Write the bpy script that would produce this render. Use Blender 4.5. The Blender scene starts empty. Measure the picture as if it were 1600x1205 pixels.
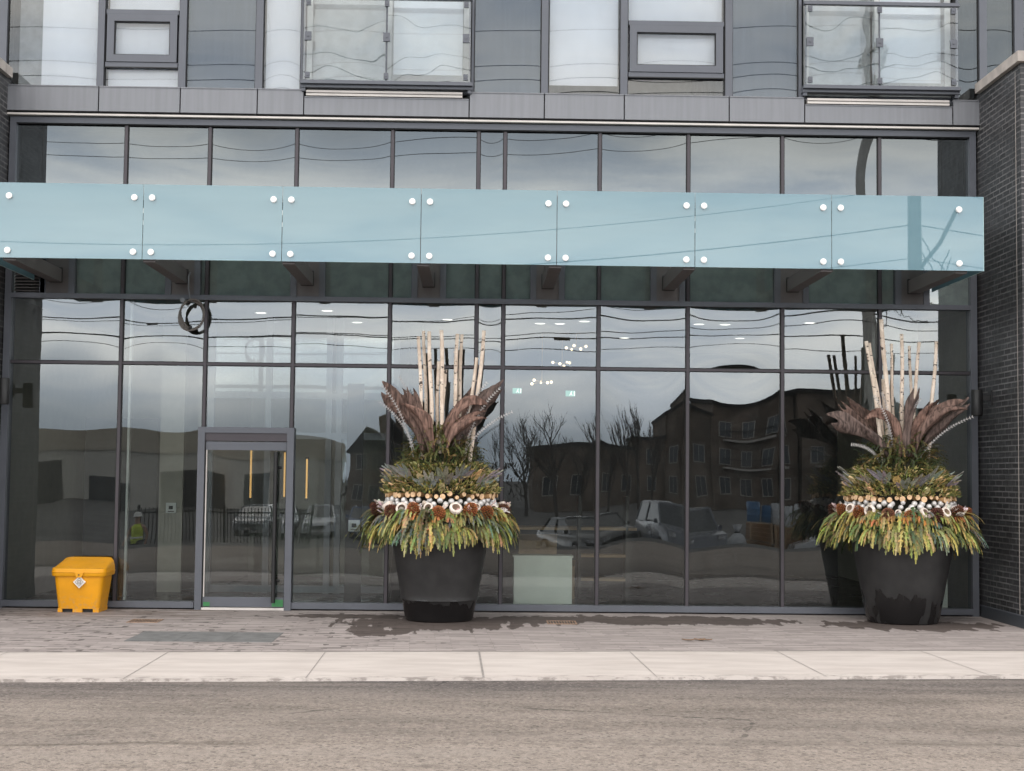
import bpy, math, random
from mathutils import Vector, Matrix, Quaternion
rnd = random.Random(7)
PI = math.pi
sc = bpy.context.scene
COL = sc.collection

# ------------------------------------------------------------------ materials
def nodes(name):
    m = bpy.data.materials.new(name); m.use_nodes = True
    nt = m.node_tree; nt.nodes.clear()
    out = nt.nodes.new('ShaderNodeOutputMaterial')
    return m, nt, out
class G:
    """tiny node-building helper"""
    def __init__(s, nt): s.nt = nt
    def n(s, t, **k):
        x = s.nt.nodes.new(t)
        for a, v in k.items(): setattr(x, a, v)
        return x
    def l(s, a, b): s.nt.links.new(a, b)
    def put(s, sock, v):
        if hasattr(v, 'is_linked') or isinstance(v, bpy.types.NodeSocket): s.l(v, sock)
        else: sock.default_value = v
    def math(s, op, a, b=0.0, c=None, clamp=False):
        x = s.n('ShaderNodeMath', operation=op); x.use_clamp = clamp
        s.put(x.inputs[0], a); s.put(x.inputs[1], b)
        if c is not None: s.put(x.inputs[2], c)
        return x.outputs[0]
    def mix(s, f, a, b, blend='MIX'):
        x = s.n('ShaderNodeMix', data_type='RGBA', blend_type=blend)
        s.put(x.inputs[0], f)
        for i, v in ((6, a), (7, b)):
            s.put(x.inputs[i], (*v, 1) if isinstance(v, tuple) and len(v) == 3 else v)
        return x.outputs[2]
    def noise(s, vec, scale, detail=4, rough=.55, out=0, dist=0.):
        x = s.n('ShaderNodeTexNoise'); x.inputs['Scale'].default_value = scale
        x.inputs['Detail'].default_value = detail; x.inputs['Roughness'].default_value = rough
        x.inputs['Distortion'].default_value = dist
        if vec is not None: s.l(vec, x.inputs['Vector'])
        return x.outputs[out]
    def map(s, vec, scale=(1, 1, 1), loc=(0, 0, 0), rot=(0, 0, 0)):
        x = s.n('ShaderNodeMapping'); s.l(vec, x.inputs[0])
        x.inputs['Scale'].default_value = scale; x.inputs['Location'].default_value = loc; x.inputs['Rotation'].default_value = rot
        return x.outputs[0]
    def ramp(s, f, a, b, lo=0., hi=1.):
        x = s.n('ShaderNodeMapRange'); x.interpolation_type = 'SMOOTHSTEP'
        s.put(x.inputs[0], f); x.inputs[1].default_value = a; x.inputs[2].default_value = b
        x.inputs[3].default_value = lo; x.inputs[4].default_value = hi
        return x.outputs[0]
    def bump(s, h, strength, dist=.01):
        x = s.n('ShaderNodeBump'); x.inputs['Strength'].default_value = strength; x.inputs['Distance'].default_value = dist
        s.l(h, x.inputs['Height']); return x.outputs[0]
    def pos(s): return s.n('ShaderNodeNewGeometry').outputs['Position']
    def obj(s): return s.n('ShaderNodeTexCoord').outputs['Object']
    def bsdf(s, base, rough, metal=0., spec=.5, normal=None, coat=0.):
        x = s.n('ShaderNodeBsdfPrincipled')
        s.put(x.inputs['Base Color'], (*base, 1) if isinstance(base, tuple) and len(base) == 3 else base)
        s.put(x.inputs['Roughness'], rough); s.put(x.inputs['Metallic'], metal)
        s.put(x.inputs['Specular IOR Level'], spec); s.put(x.inputs['Coat Weight'], coat)
        if normal is not None: s.l(normal, x.inputs['Normal'])
        return x

def plain(name, base, rough=.5, metal=0., spec=.5, var=.15, vscale=6., bump=0., bscale=60., vstretch=(1, 1, 1), coat=0.):
    m, nt, out = nodes(name); g = G(nt); p = g.pos()
    f = g.noise(g.map(p, vstretch), vscale, 5)
    d = tuple(c * (1 - var) for c in base); u = tuple(min(1, c * (1 + var)) for c in base)
    c = g.mix(g.ramp(f, .3, .7), d, u)
    nrm = g.bump(g.noise(p, bscale, 3), bump) if bump else None
    r = g.math('ADD', g.math('MULTIPLY', g.math('SUBTRACT', f, .5), .25), rough, clamp=True)
    b = g.bsdf(c, r, metal, spec, nrm, coat)
    g.l(b.outputs[0], out.inputs[0]); return m

def emit(name, col, s):
    m, nt, out = nodes(name); g = G(nt)
    e = g.n('ShaderNodeEmission'); e.inputs[0].default_value = (*col, 1); e.inputs[1].default_value = s
    g.l(e.outputs[0], out.inputs[0]); return m

def attr_mat(name, rough=.6, trans=.25, spec=.3):
    m, nt, out = nodes(name); g = G(nt)
    a = g.n('ShaderNodeAttribute', attribute_name='Col')
    c = g.mix(g.ramp(g.noise(g.pos(), 40, 3), .3, .7), (.75, .75, .75), (1.2, 1.2, 1.2))
    c = g.mix(1., a.outputs[0], c, 'MULTIPLY')
    b = g.bsdf(c, rough, 0, spec)
    t = g.n('ShaderNodeBsdfTranslucent'); g.l(c, t.inputs[0])
    mx = g.n('ShaderNodeMixShader'); mx.inputs[0].default_value = trans
    g.l(b.outputs[0], mx.inputs[1]); g.l(t.outputs[0], mx.inputs[2]); g.l(mx.outputs[0], out.inputs[0]); return m

def glass(name, refl=.27, tint=(.55, .6, .58), pill=.005, tilt=.0012, noise=.004, nscale=.9, gtint=(.95, .98, 1.)):
    """coated glazing: a real mirror layer over a tinted clear sheet; each pane is slightly pillowed"""
    m, nt, out = nodes(name); g = G(nt)
    tc = g.n('ShaderNodeTexCoord'); sp = g.n('ShaderNodeSeparateXYZ'); g.l(tc.outputs['Generated'], sp.inputs[0])
    u = g.math('MULTIPLY_ADD', sp.outputs[0], 2., -1.); v = g.math('MULTIPLY_ADD', sp.outputs[2], 2., -1.)
    u2 = g.math('SUBTRACT', 1., g.math('MULTIPLY', u, u)); v2 = g.math('SUBTRACT', 1., g.math('MULTIPLY', v, v))
    r = g.n('ShaderNodeObjectInfo').outputs['Random']
    r2 = g.math('FRACT', g.math('MULTIPLY', r, 17.31)); r3 = g.math('FRACT', g.math('MULTIPLY', r, 41.7))
    amp = g.math('MULTIPLY', g.math('SUBTRACT', g.math('MULTIPLY', r2, 1.7), .35), pill)
    ox = g.math('ADD', g.math('MULTIPLY', amp, g.math('MULTIPLY', u, v2)), g.math('MULTIPLY', g.math('SUBTRACT', r3, .5), tilt))
    oz = g.math('ADD', g.math('MULTIPLY', amp, g.math('MULTIPLY', v, u2)), g.math('MULTIPLY', g.math('SUBTRACT', r, .5), tilt))
    cb = g.n('ShaderNodeCombineXYZ'); g.l(ox, cb.inputs[0]); g.l(oz, cb.inputs[2])
    off = g.n('ShaderNodeCombineXYZ'); g.l(g.math('MULTIPLY', r, 60.), off.inputs[1])
    va = g.n('ShaderNodeVectorMath', operation='ADD'); g.l(g.pos(), va.inputs[0]); g.l(off.outputs[0], va.inputs[1])
    nz = g.noise(va.outputs[0], nscale, 1.5, .45, 1)
    vs = g.n('ShaderNodeVectorMath', operation='SUBTRACT'); g.l(nz, vs.inputs[0]); vs.inputs[1].default_value = (.5, .5, .5)
    vm = g.n('ShaderNodeVectorMath', operation='SCALE'); g.l(vs.outputs[0], vm.inputs[0]); vm.inputs['Scale'].default_value = noise
    a1 = g.n('ShaderNodeVectorMath', operation='ADD'); g.l(cb.outputs[0], a1.inputs[0]); g.l(vm.outputs[0], a1.inputs[1])
    a2 = g.n('ShaderNodeVectorMath', operation='ADD'); g.l(a1.outputs[0], a2.inputs[0]); g.l(g.n('ShaderNodeNewGeometry').outputs['Normal'], a2.inputs[1])
    nn = g.n('ShaderNodeVectorMath', operation='NORMALIZE'); g.l(a2.outputs[0], nn.inputs[0])
    gl = g.n('ShaderNodeBsdfGlossy'); gl.inputs['Roughness'].default_value = 0.; gl.inputs[0].default_value = (*gtint, 1)
    g.l(nn.outputs[0], gl.inputs['Normal'])
    tr = g.n('ShaderNodeBsdfTransparent'); tr.inputs[0].default_value = (*tint, 1)
    fr = g.n('ShaderNodeFresnel'); fr.inputs[0].default_value = 1.5
    # faint dust film on the outer face
    df = g.n('ShaderNodeBsdfDiffuse'); df.inputs[0].default_value = (.5, .5, .48, 1)
    mx = g.n('ShaderNodeMixShader'); g.l(g.math('ADD', fr.outputs[0], refl - .04, clamp=True), mx.inputs[0])
    g.l(tr.outputs[0], mx.inputs[1]); g.l(gl.outputs[0], mx.inputs[2])
    md = g.n('ShaderNodeMixShader')
    g.l(g.ramp(g.noise(g.map(g.pos(), (3, 3, .6)), 2.2, 5), .35, .8, .004, .02), md.inputs[0])
    g.l(mx.outputs[0], md.inputs[1]); g.l(df.outputs[0], md.inputs[2])
    g.l(md.outputs[0], out.inputs[0]); return m

def clear(name, tint=(.965, .975, .975)):
    m, nt, out = nodes(name); g = G(nt)
    tr = g.n('ShaderNodeBsdfTransparent'); tr.inputs[0].default_value = (*tint, 1)
    g.l(tr.outputs[0], out.inputs[0]); return m

def brickwall(name, axis, dark, mortar, bw=.24, rh=.072, ms=.009, lit=.35):
    m, nt, out = nodes(name); g = G(nt); p = g.pos()
    sp = g.n('ShaderNodeSeparateXYZ'); g.l(p, sp.inputs[0])
    cb = g.n('ShaderNodeCombineXYZ'); g.l(sp.outputs[axis], cb.inputs[0]); g.l(sp.outputs[2], cb.inputs[1])
    b = g.n('ShaderNodeTexBrick'); g.l(cb.outputs[0], b.inputs['Vector'])
    b.inputs['Scale'].default_value = 1.; b.inputs['Brick Width'].default_value = bw; b.inputs['Row Height'].default_value = rh
    b.inputs['Mortar Size'].default_value = ms; b.inputs['Mortar Smooth'].default_value = .15; b.inputs['Bias'].default_value = -.2
    b.inputs['Color1'].default_value = (*dark, 1); b.inputs['Color2'].default_value = (*[c * 2.0 for c in dark], 1)
    n1 = g.noise(p, 9, 4)
    mo = g.mix(g.ramp(g.noise(g.map(p, (1, 1, 2)), 1.6, 4), .35, .65), tuple(c * .45 for c in mortar), mortar)
    g.l(mo, b.inputs['Mortar'])
    c = g.mix(g.ramp(n1, .55, .75, 0, .35), b.outputs[0], (.12, .12, .12))
    nb = g.bump(g.math('MULTIPLY', b.outputs['Fac'], -1.), .6, .006)
    s = g.bsdf(c, g.math('MULTIPLY_ADD', n1, .35, .3), 0, .45, nb)
    g.l(s.outputs[0], out.inputs[0]); return m

M = {}
M['frame'] = plain('grey_anodised_metal', (.108, .115, .135), .42, .25, .5, .06, 3)
M['mullion'] = plain('dark_mullion_metal', (.060, .052, .060), .4, .3, .5, .1, 3)
M['black'] = plain('black_gasket', (.012, .012, .013), .6)
M['fascia'] = plain('grey_fascia_metal', (.200, .206, .226), .38, .1, .5, .07, 3.5, vstretch=(5, 1, .25))
M['flash'] = plain('pale_flashing', (.62, .58, .55), .45, 0, .5, .1, 2)
M['glass'] = glass('curtain_wall_glass', .112, (.76, .81, .79), .0095, .0035, .0095, .9, (.92, .975, 1.))
M['glass_clear'] = glass('door_glass', .13, (.66, .70, .68), .004, .001, .0035)
M['glass_upper'] = glass('upper_window_glass', .13, (.93, .95, .975), .0035, .001, .003)
M['glass_band'] = glass('dark_band_glass', .135, (.20, .21, .22), .0060, .0015, .0035, .9, (.86, .95, 1.))
M['glass_spandrel'] = glass('spandrel_glass', .12, (.64, .68, .74), .002, .001, .0025, .9, (.85, .94, 1.))
M['glass_balcony'] = glass('balcony_glass', .15, (.90, .93, .935), .010, .002, .036, 1.3)
M['glass_inner'] = glass('partition_glass', .08, (.84, .9, .88), .002, .001, .002)
M['edge'] = clear('glass_edge')
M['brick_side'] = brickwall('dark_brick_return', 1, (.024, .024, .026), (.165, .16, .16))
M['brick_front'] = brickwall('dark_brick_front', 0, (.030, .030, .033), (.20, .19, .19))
M['coping'] = plain('concrete_coping', (.42, .38, .35), .8, 0, .3, .15, 5, .3)
M['trimdark'] = plain('dark_base_trim', (.055, .062, .072), .45, .2)
M['beam'] = plain('bronze_grey_beam', (.115, .105, .105), .5, .15, .5, .12, 4)

M['bolt'] = plain('brushed_steel_bolt', (.78, .77, .75), .3, .35, .6, .04)
M['white'] = plain('white_paint', (.78, .78, .76), .6, 0, .4, .05)
M['blind'] = plain('white_roller_blind', (.91, .92, .94), .8, 0, .2, .03, 2)
M['beige'] = plain('beige_interior_paint', (.40, .37, .32), .8, 0, .3, .05)
M['darkwall'] = plain('dark_interior_wall', (.04, .04, .042), .7)
M['room'] = plain('room_plaster', (.45, .47, .47), .9)
M['tile'] = plain('lobby_floor_tile', (.045, .043, .04), .25, 0, .5, .15, 2)
M['ceil'] = plain('lobby_ceiling', (.36, .35, .31), .85, 0, .3, .03)
M['tape'] = plain('green_masking_tape', (.045, .22, .075), .6)
M['brass'] = plain('brass_pull', (.75, .52, .25), .3, .6)
M['card'] = plain('cardboard', (.36, .25, .16), .85, 0, .2, .1)
M['wood'] = plain('pale_wood', (.36, .24, .14), .6, 0, .3, .2, 4, vstretch=(1, 6, 6))
M['woodbrown'] = plain('brown_crate_wood', (.22, .12, .06), .75, 0, .3, .3, 3)
M['plinth'] = plain('white_laminate', (.90, .92, .84), .5, 0, .4, .03)
M['dkfurn'] = plain('dark_furniture', (.03, .028, .027), .5)
M['warm'] = emit('warm_lamp_glow', (1., .52, .17), .95)
M['bulb'] = emit('warm_bulb_glow', (1., .74, .48), 2.6)
M['down'] = emit('downlight_glow', (1., .93, .84), 2.8)
M['exit'] = emit('exit_sign_glow', (.30, .8, .65), .45)
M['exitw'] = emit('exit_figure_glow', (.9, 1., .95), 1.2)

# frosted teal canopy glass
def teal():
    m, nt, out = nodes('frosted_teal_glass'); g = G(nt); p = g.pos()
    c = g.mix(g.ramp(g.noise(g.map(p, (.4, 1, 2)), 1.4, 3), .3, .7), (.155, .285, .345), (.178, .312, .37))
    b = g.bsdf(c, .55, 0, .2)
    t = g.n('ShaderNodeBsdfTranslucent'); g.l(g.mix(.5, c, (.5, .72, .76)), t.inputs[0])
    mx = g.n('ShaderNodeMixShader'); mx.inputs[0].default_value = .3
    g.l(b.outputs[0], mx.inputs[1]); g.l(t.outputs[0], mx.inputs[2])
    gl = g.n('ShaderNodeBsdfGlossy'); gl.inputs['Roughness'].default_value = .012; gl.inputs[0].default_value = (.9, .97, 1, 1)
    fr = g.n('ShaderNodeFresnel'); fr.inputs[0].default_value = 1.55
    m2 = g.n('ShaderNodeMixShader'); g.l(g.math('ADD', fr.outputs[0], .015), m2.inputs[0])
    g.l(mx.outputs[0], m2.inputs[1]); g.l(gl.outputs[0], m2.inputs[2])
    g.l(m2.outputs[0], out.inputs[0]); return m
M['teal'] = teal(); 
def frosted():
    m, nt, out = nodes('frosted_roof_glass'); g = G(nt)
    a = g.n('ShaderNodeBsdfTranslucent'); a.inputs[0].default_value = (.90, .95, .94, 1); d = g.n('ShaderNodeBsdfDiffuse'); d.inputs[0].default_value = (.42, .52, .51, 1)
    mx = g.n('ShaderNodeMixShader'); mx.inputs[0].default_value = .12; g.l(a.outputs[0], mx.inputs[1]); g.l(d.outputs[0], mx.inputs[2]); g.l(mx.outputs[0], out.inputs[0]); return m
M['deck'] = frosted()
M['cleresback'] = plain('grey_green_backing', (.52, .535, .525), .7)
M['teal_edge'] = plain('teal_glass_edge', (.42, .60, .60), .3)

# ground materials --------------------------------------------------------
def asphalt():
    m, nt, out = nodes('worn_asphalt'); g = G(nt); p = g.pos()
    sp = g.n('ShaderNodeSeparateXYZ'); g.l(p, sp.inputs[0])
    big = g.noise(g.map(p, (.35, 1.1, 1)), 1.0, 5, .6)
    # fresh dark band along the kerb
    d = g.math('SUBTRACT', g.math('MULTIPLY_ADD', sp.outputs[0], .087, -6.58), sp.outputs[1])
    d = g.math('ADD', d, g.math('MULTIPLY', g.math('SUBTRACT', g.noise(p, 1.7, 4), .5), .7))
    band = g.ramp(d, .35, 1.5, 1., 0.)
    c = g.mix(g.ramp(big, .35, .65), (.172, .149, .134), (.268, .232, .207))
    seam = g.math('ADD', g.math('ADD', sp.outputs[1], 9.75), g.math('ADD', g.math('MULTIPLY', sp.outputs[0], -.03), g.math('MULTIPLY', g.math('SUBTRACT', g.noise(p, 1.3, 5, .65), .5), .45)))
    c = g.mix(g.ramp(seam, -.06, .06, .55, 0.), c, (.315, .273, .243))
    sm = g.math('MULTIPLY', g.ramp(g.math('ABSOLUTE', seam), .0, .10, 1., 0.), g.ramp(g.noise(g.map(p, (.35, 1, 1), (4, 0, 0)), 1.2, 3), .46, .60))
    c = g.mix(g.math('MULTIPLY', sm, .75), c, (.075, .062, .052))
    c = g.mix(g.math('MULTIPLY', band, .88), c, (.110, .098, .097))
    c = g.mix(g.ramp(g.noise(g.map(p, (.5, 2.4, 1), (3, 1, 0)), .9, 5, .65), .60, .72, 0, .6), c, (.165, .135, .112))
    c = g.mix(g.ramp(g.noise(g.map(p, (1, .55, 1)), 24, 4, .75), .36, .64), g.mix(1., c, (.90, .885, .875), 'MULTIPLY'), g.mix(1., c, (1.34, 1.31, 1.28), 'MULTIPLY'))
    c = g.mix(g.ramp(g.noise(g.map(p, (.5, 1.3, 1), (11, 5, 0)), 3.2, 6, .72), .54, .70, 0, .5), c, (.125, .105, .093))
    c = g.mix(g.ramp(g.noise(p, 60, 3, .7), .52, .70, 0, .65), c, g.mix(1., c, (.48, .47, .46), 'MULTIPLY'))
    c = g.mix(g.math('MULTIPLY', g.ramp(d, -.05, .16, 1., 0.), .8), c, (.07, .064, .062))
    # aggregate
    vo = g.n('ShaderNodeTexVoronoi'); vo.inputs['Scale'].default_value = 48; g.l(p, vo.inputs[0])
    cs = g.n('ShaderNodeSeparateColor'); g.l(vo.outputs['Color'], cs.inputs[0])
    c = g.mix(g.ramp(g.noise(g.map(p, (.25, 2.2, 1), (7, 2, 0)), 1.1, 6, .65), .38, .66, .0, .45), c, (.33, .286, .254))
    c = g.mix(g.ramp(g.noise(g.map(p, (1, 2, 1), (1, 9, 0)), 2.6, 5, .7), .58, .70, 0, .45), c, (.115, .10, .09))
    c = g.mix(g.ramp(cs.outputs[0], .0, .16, .6, 0.), c, (.055, .05, .047))
    c = g.mix(g.ramp(cs.outputs[1], .88, .98, 0, .3), c, (.45, .41, .37))
    c = g.mix(g.ramp(g.noise(p, 180, 2), .52, .70, 0, .6), c, (.07, .064, .06))
    # thin cracks
    vc = g.n('ShaderNodeTexVoronoi', feature='DISTANCE_TO_EDGE'); vc.inputs['Scale'].default_value = .33
    g.l(g.map(p, (1, 1, 1), (.7, .25, 0)), vc.inputs[0])
    wob = g.math('ADD', vc.outputs['Distance'], g.math('MULTIPLY', g.math('SUBTRACT', g.noise(p, 6, 4), .5), .05))
    crack = g.math('MULTIPLY', g.ramp(g.math('ABSOLUTE', wob), .002, .006, 1, 0), g.ramp(g.noise(p, .5, 2), .5, .62))
    c = g.mix(g.math('MULTIPLY', crack, .75), c, (.045, .042, .04))
    h = g.math('ADD', g.noise(p, 110, 3), g.math('MULTIPLY', vo.outputs['Distance'], -.8))
    b = g.bsdf(c, .92, 0, .2, g.bump(h, .7, .012))
    g.l(b.outputs[0], out.inputs[0]); return m
M['asphalt'] = asphalt()

def concrete():
    m, nt, out = nodes('pale_concrete'); g = G(nt); p = g.pos()
    c = g.mix(g.ramp(g.noise(g.map(p, (.6, 2, 1)), 1.8, 6, .6), .3, .7), (.46, .412, .385), (.555, .503, .472))
    c = g.mix(g.ramp(g.noise(p, 130, 2), .6, .8, 0, .35), c, (.42, .37, .34))
    c = g.mix(g.ramp(g.noise(p, 14, 4, .7), .60, .72, 0, .35), c, (.38, .33, .30))
    c = g.mix(g.ramp(g.noise(g.map(p, (.8, 3, 1), (3, 1, 0)), 1.1, 6, .7), .54, .70, 0, .4), c, (.42, .36, .32))
    sp = g.n('ShaderNodeSeparateXYZ'); g.l(p, sp.inputs[0])
    e = g.math('SUBTRACT', sp.outputs[1], g.math('MULTIPLY_ADD', sp.outputs[0], .087, -6.587))
    c = g.mix(g.math('MULTIPLY', g.ramp(e, .0, .28, 1., 0.), g.ramp(g.noise(g.map(p, (.6, 1, 1)), 9, 5, .7), .48, .62, 0, .75)), c, (.20, .175, .16))
    c = g.mix(g.math('MULTIPLY', g.ramp(e, 1.75, 2.1), g.ramp(g.noise(g.map(p, (.7, 1, 1), (4, 4, 0)), 5, 5, .7), .45, .65, 0, .4)), c, (.30, .265, .245))
    b = g.bsdf(c, .9, 0, .2, g.bump(g.noise(p, 90, 3), .15))
    g.l(b.outputs[0], out.inputs[0]); return m
M['concrete'] = concrete()
M['joint'] = plain('joint_sealant', (.27, .245, .23), .9)

def paving():
    m, nt, out = nodes('stone_pavers'); g = G(nt); p = g.pos()
    sp = g.n('ShaderNodeSeparateXYZ'); g.l(p, sp.inputs[0])
    def bricks(bw, rh, ms, sm=.2):
        b = g.n('ShaderNodeTexBrick'); g.l(g.map(p, (1, 1, 1), (0, 0, 0), (0, 0, math.radians(-2.5))), b.inputs['Vector'])
        b.inputs['Scale'].default_value = 1; b.inputs['Brick Width'].default_value = bw; b.inputs['Row Height'].default_value = rh
        b.inputs['Mortar Size'].default_value = ms; b.inputs['Mortar Smooth'].default_value = sm; b.offset = .37; b.offset_frequency = 2
        return b
    b = bricks(.44, .108, .006)
    b.inputs['Color1'].default_value = (.285, .250, .240, 1); b.inputs['Color2'].default_value = (.40, .352, .338, 1)
    b.inputs['Mortar'].default_value = (.27, .237, .226, 1); b.inputs['Bias'].default_value = -.1
    c = g.mix(g.ramp(g.noise(g.map(p, (.7, 4, 1)), 3.0, 5, .65), .25, .75), tuple([.80] * 3), tuple([1.12] * 3))
    c = g.mix(1., b.outputs[0], c, 'MULTIPLY')
    c = g.mix(g.ramp(g.noise(g.map(p, (.55, 4.5, 1), (9, 4, 0)), 2.2, 5, .7), .48, .72, 0, .5), c, (.175, .148, .140))
    c = g.mix(g.ramp(g.noise(g.map(p, (1, 3, 1)), 2.4, 4), .55, .75, 0, .35), c, (.38, .32, .30))
    # damp joints: near the left of the forecourt the joints hold dark wet sand
    wj = g.math('MULTIPLY', g.ramp(g.noise(g.map(p, (1.1, 1.6, 1), (2.3, .4, 0)), .95, 4, .6), .42, .54), g.ramp(g.noise(p, 5.5, 2), .46, .56))
    lf = g.ramp(sp.outputs[0], -1.4, .4, 1., .25)
    mj = g.math('MULTIPLY', g.math('MULTIPLY', g.ramp(bricks(.52, .20, .040, .5).outputs['Fac'], .35, .6), wj), lf)
    c = g.mix(g.math('MULTIPLY', mj, .75), c, (.055, .047, .043))
    # spilled water: ragged puddle stains round the pots and along the glass
    nz = g.math('SUBTRACT', g.noise(g.map(p, (.9, 1.5, 1)), 1.5, 5, .62), .5)
    nf = g.math('SUBTRACT', g.noise(g.map(p, (4.2, .8, 1), (0, 0, 0), (0, 0, .35)), 1.5, 3, .55), .5)
    wob = g.math('ADD', g.math('MULTIPLY', nz, .9), g.math('MULTIPLY', nf, 2.1))
    def blob(cx, cy, rx, ry, t0=.93, t1=.99):
        x = g.math('DIVIDE', g.math('SUBTRACT', sp.outputs[0], cx), rx); y = g.math('DIVIDE', g.math('SUBTRACT', sp.outputs[1], cy), ry)
        d = g.math('SQRT', g.math('ADD', g.math('MULTIPLY', x, x), g.math('MULTIPLY', y, y)))
        return g.ramp(g.math('ADD', d, wob), t0, t1, 1., 0.)
    w = blob(5.35, -1.35, 1.15, .62)
    for a in ((-.55, -1.55, 1.15, .95), (.75, -1.0, 1.15, .50), (2.3, -.95, 1.65, .62), (-1.5, -.75, .9, .28), (-1.25, -2.5, .25, .7), (-.85, -2.3, .12, .6)):
        w = g.math('MAXIMUM', w, blob(*a))
    c = g.mix(g.math('MULTIPLY', w, .88), c, g.mix(.7, (.050, .037, .031), g.mix(1., c, (.24, .21, .195), 'MULTIPLY')))
    # brown dirt drift against the wall at the left
    dr = g.math('MULTIPLY', g.ramp(sp.outputs[1], -1.7, -.7), g.ramp(sp.outputs[0], -2.5, -3.8))
    dr = g.math('MULTIPLY', dr, g.ramp(g.noise(g.map(p, (.8, 5, 1)), 1.6, 5, .6), .40, .62))
    c = g.mix(g.math('MULTIPLY', dr, .65), c, (.115, .082, .062))
    h = g.math('ADD', g.math('MULTIPLY', b.outputs['Fac'], -1.), g.math('MULTIPLY', g.noise(p, 45, 4), .35))
    rg = g.math('MULTIPLY_ADD', w, -.12, .88)
    s = g.bsdf(c, rg, 0, .3, g.bump(h, .35, .006))
    g.l(s.outputs[0], out.inputs[0]); return m
M['paving'] = paving()
M['slab'] = plain('slate_inset', (.155, .155, .155), .75, 0, .3, .2, 7, .2)
M['dirt'] = plain('lot_gravel', (.16, .145, .13), .95, 0, .2, .3, .4)

# plant & pot materials -----------------------------------------------------
M['leafcol'] = attr_mat('evergreen_foliage')
M['drycol'] = attr_mat('dry_plant', .8, .12, .15)
def potmat(name, z1):
    m, nt, out = nodes(name); g = G(nt); p = g.pos()
    sp = g.n('ShaderNodeSeparateXYZ'); g.l(p, sp.inputs[0])
    n = g.noise(g.map(p, (4.2, 4.2, .8), (0, 0, 0), (.0, .35, 0)), 1.3, 3, .5) if name.endswith('streaked') else g.noise(g.map(p, (3, 3, 2.2)), 1.3, 3, .5)
    h = g.ramp(sp.outputs[2], .05, z1, 1., 0.)
    wet = g.ramp(g.math('ADD', n, g.math('MULTIPLY_ADD', h, .34 if name.endswith('streaked') else .42, -.3)), .44, .485)
    c = g.mix(g.ramp(g.noise(p, 5, 5), .3, .7), (.0145, .0138, .014), (.026, .0245, .0245))
    c = g.mix(g.math('MULTIPLY', wet, .8), c, (.007, .0065, .007))
    s = g.bsdf(c, g.math('MULTIPLY_ADD', wet, -.32, .56), 0, .5, g.bump(g.noise(p, 140, 3), .12, .003))
    g.l(s.outputs[0], out.inputs[0]); return m
M['pot_a'] = potmat('charcoal_pot_wet_base', .42); M['pot_b'] = potmat('charcoal_pot_streaked', .75)
M['soil'] = plain('dark_mound', (.018, .017, .010), .95)
def birch():
    m, nt, out = nodes('birch_bark'); g = G(nt); p = g.pos()
    c = g.mix(g.ramp(g.noise(g.map(p, (1, 1, .5)), 14, 4), .3, .7), (.62, .50, .40), (.84, .72, .61))
    f = g.noise(g.map(p, (1.2, 1.2, 2.2)), 11, 2, .6)
    c = g.mix(g.ramp(f, .62, .67, 0, .95), c, (.05, .038, .034))
    c = g.mix(g.ramp(g.noise(g.map(p, (3, 3, 30), (5, 2, 1)), 6, 2), .6, .72, 0, .5), c, (.23, .15, .12))
    s = g.bsdf(c, .7, 0, .3, g.bump(f, .3, .004)); g.l(s.outputs[0], out.inputs[0]); return m
M['birch'] = birch()
M['cutwood'] = plain('cut_wood_face', (.68, .46, .28), .8, 0, .2, .2, 25)
M['bark'] = plain('bark_edge', (.32, .19, .09), .9, 0, .2, .3, 20)
def palm():
    m, nt, out = nodes('dried_palm_sheath'); g = G(nt); tc = g.n('ShaderNodeTexCoord')
    a = g.n('ShaderNodeAttribute', attribute_name='Col')
    p = g.pos()
    f = g.noise(g.map(p, (16, 16, 2.2)), 2, 4, .6)
    c = g.mix(g.ramp(f, .3, .7), tuple([.35] * 3), tuple([1.65] * 3))
    c = g.mix(1., a.outputs[0], c, 'MULTIPLY')
    s = g.bsdf(c, .85, 0, .3, g.bump(f, .5, .01)); g.l(s.outputs[0], out.inputs[0]); return m
M['palm'] = palm()
M['cone'] = attr_mat('pine_cone_scale', .7, 0.)
M['pod'] = plain('pale_seed_pod', (.72, .63, .565), .7, 0, .3, .2, 20)
M['podin'] = plain('seed_pod_inside', (.30, .21, .16), .9)
M['silver'] = plain('silver_ball', (.60, .58, .57), .35, .3, .5, .2, 20)
M['bin'] = plain('yellow_polyethylene', (.72, .31, .003), .42, 0, .4, .03, 3, .05, 200)
M['binlid'] = plain('yellow_polyethylene_lid', (.72, .32, .006), .33, 0, .5, .05, 3, .05, 200)
def scuffed(name, base):
    m, nt, out = nodes(name); g = G(nt); p = g.pos(); sp = g.n('ShaderNodeSeparateXYZ'); g.l(p, sp.inputs[0])
    c = g.mix(g.ramp(g.noise(p, 4, 5), .3, .7), tuple(x * .92 for x in base), tuple(x * 1.06 for x in base))
    sp_ = g.math('MULTIPLY', g.ramp(sp.outputs[2], .02, .32, 1., 0.), g.ramp(g.noise(p, 26, 4, .7), .45, .70))
    c = g.mix(g.math('MULTIPLY', sp_, .5), c, (.36, .26, .15))
    c = g.mix(g.ramp(g.noise(g.map(p, (9, 9, 1.5), (2, 1, 5)), 3, 4, .7), .66, .74, 0, .3), c, (.50, .33, .14))
    b = g.bsdf(c, g.math('MULTIPLY_ADD', g.noise(p, 9, 4), .3, .32), 0, .4, g.bump(g.noise(p, 160, 2), .06)); g.l(b.outputs[0], out.inputs[0]); return m
M['bin'] = scuffed('yellow_polyethylene_scuffed', (.72, .31, .003)); M['binlid'] = scuffed('yellow_lid_scuffed', (.74, .33, .006))
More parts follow.
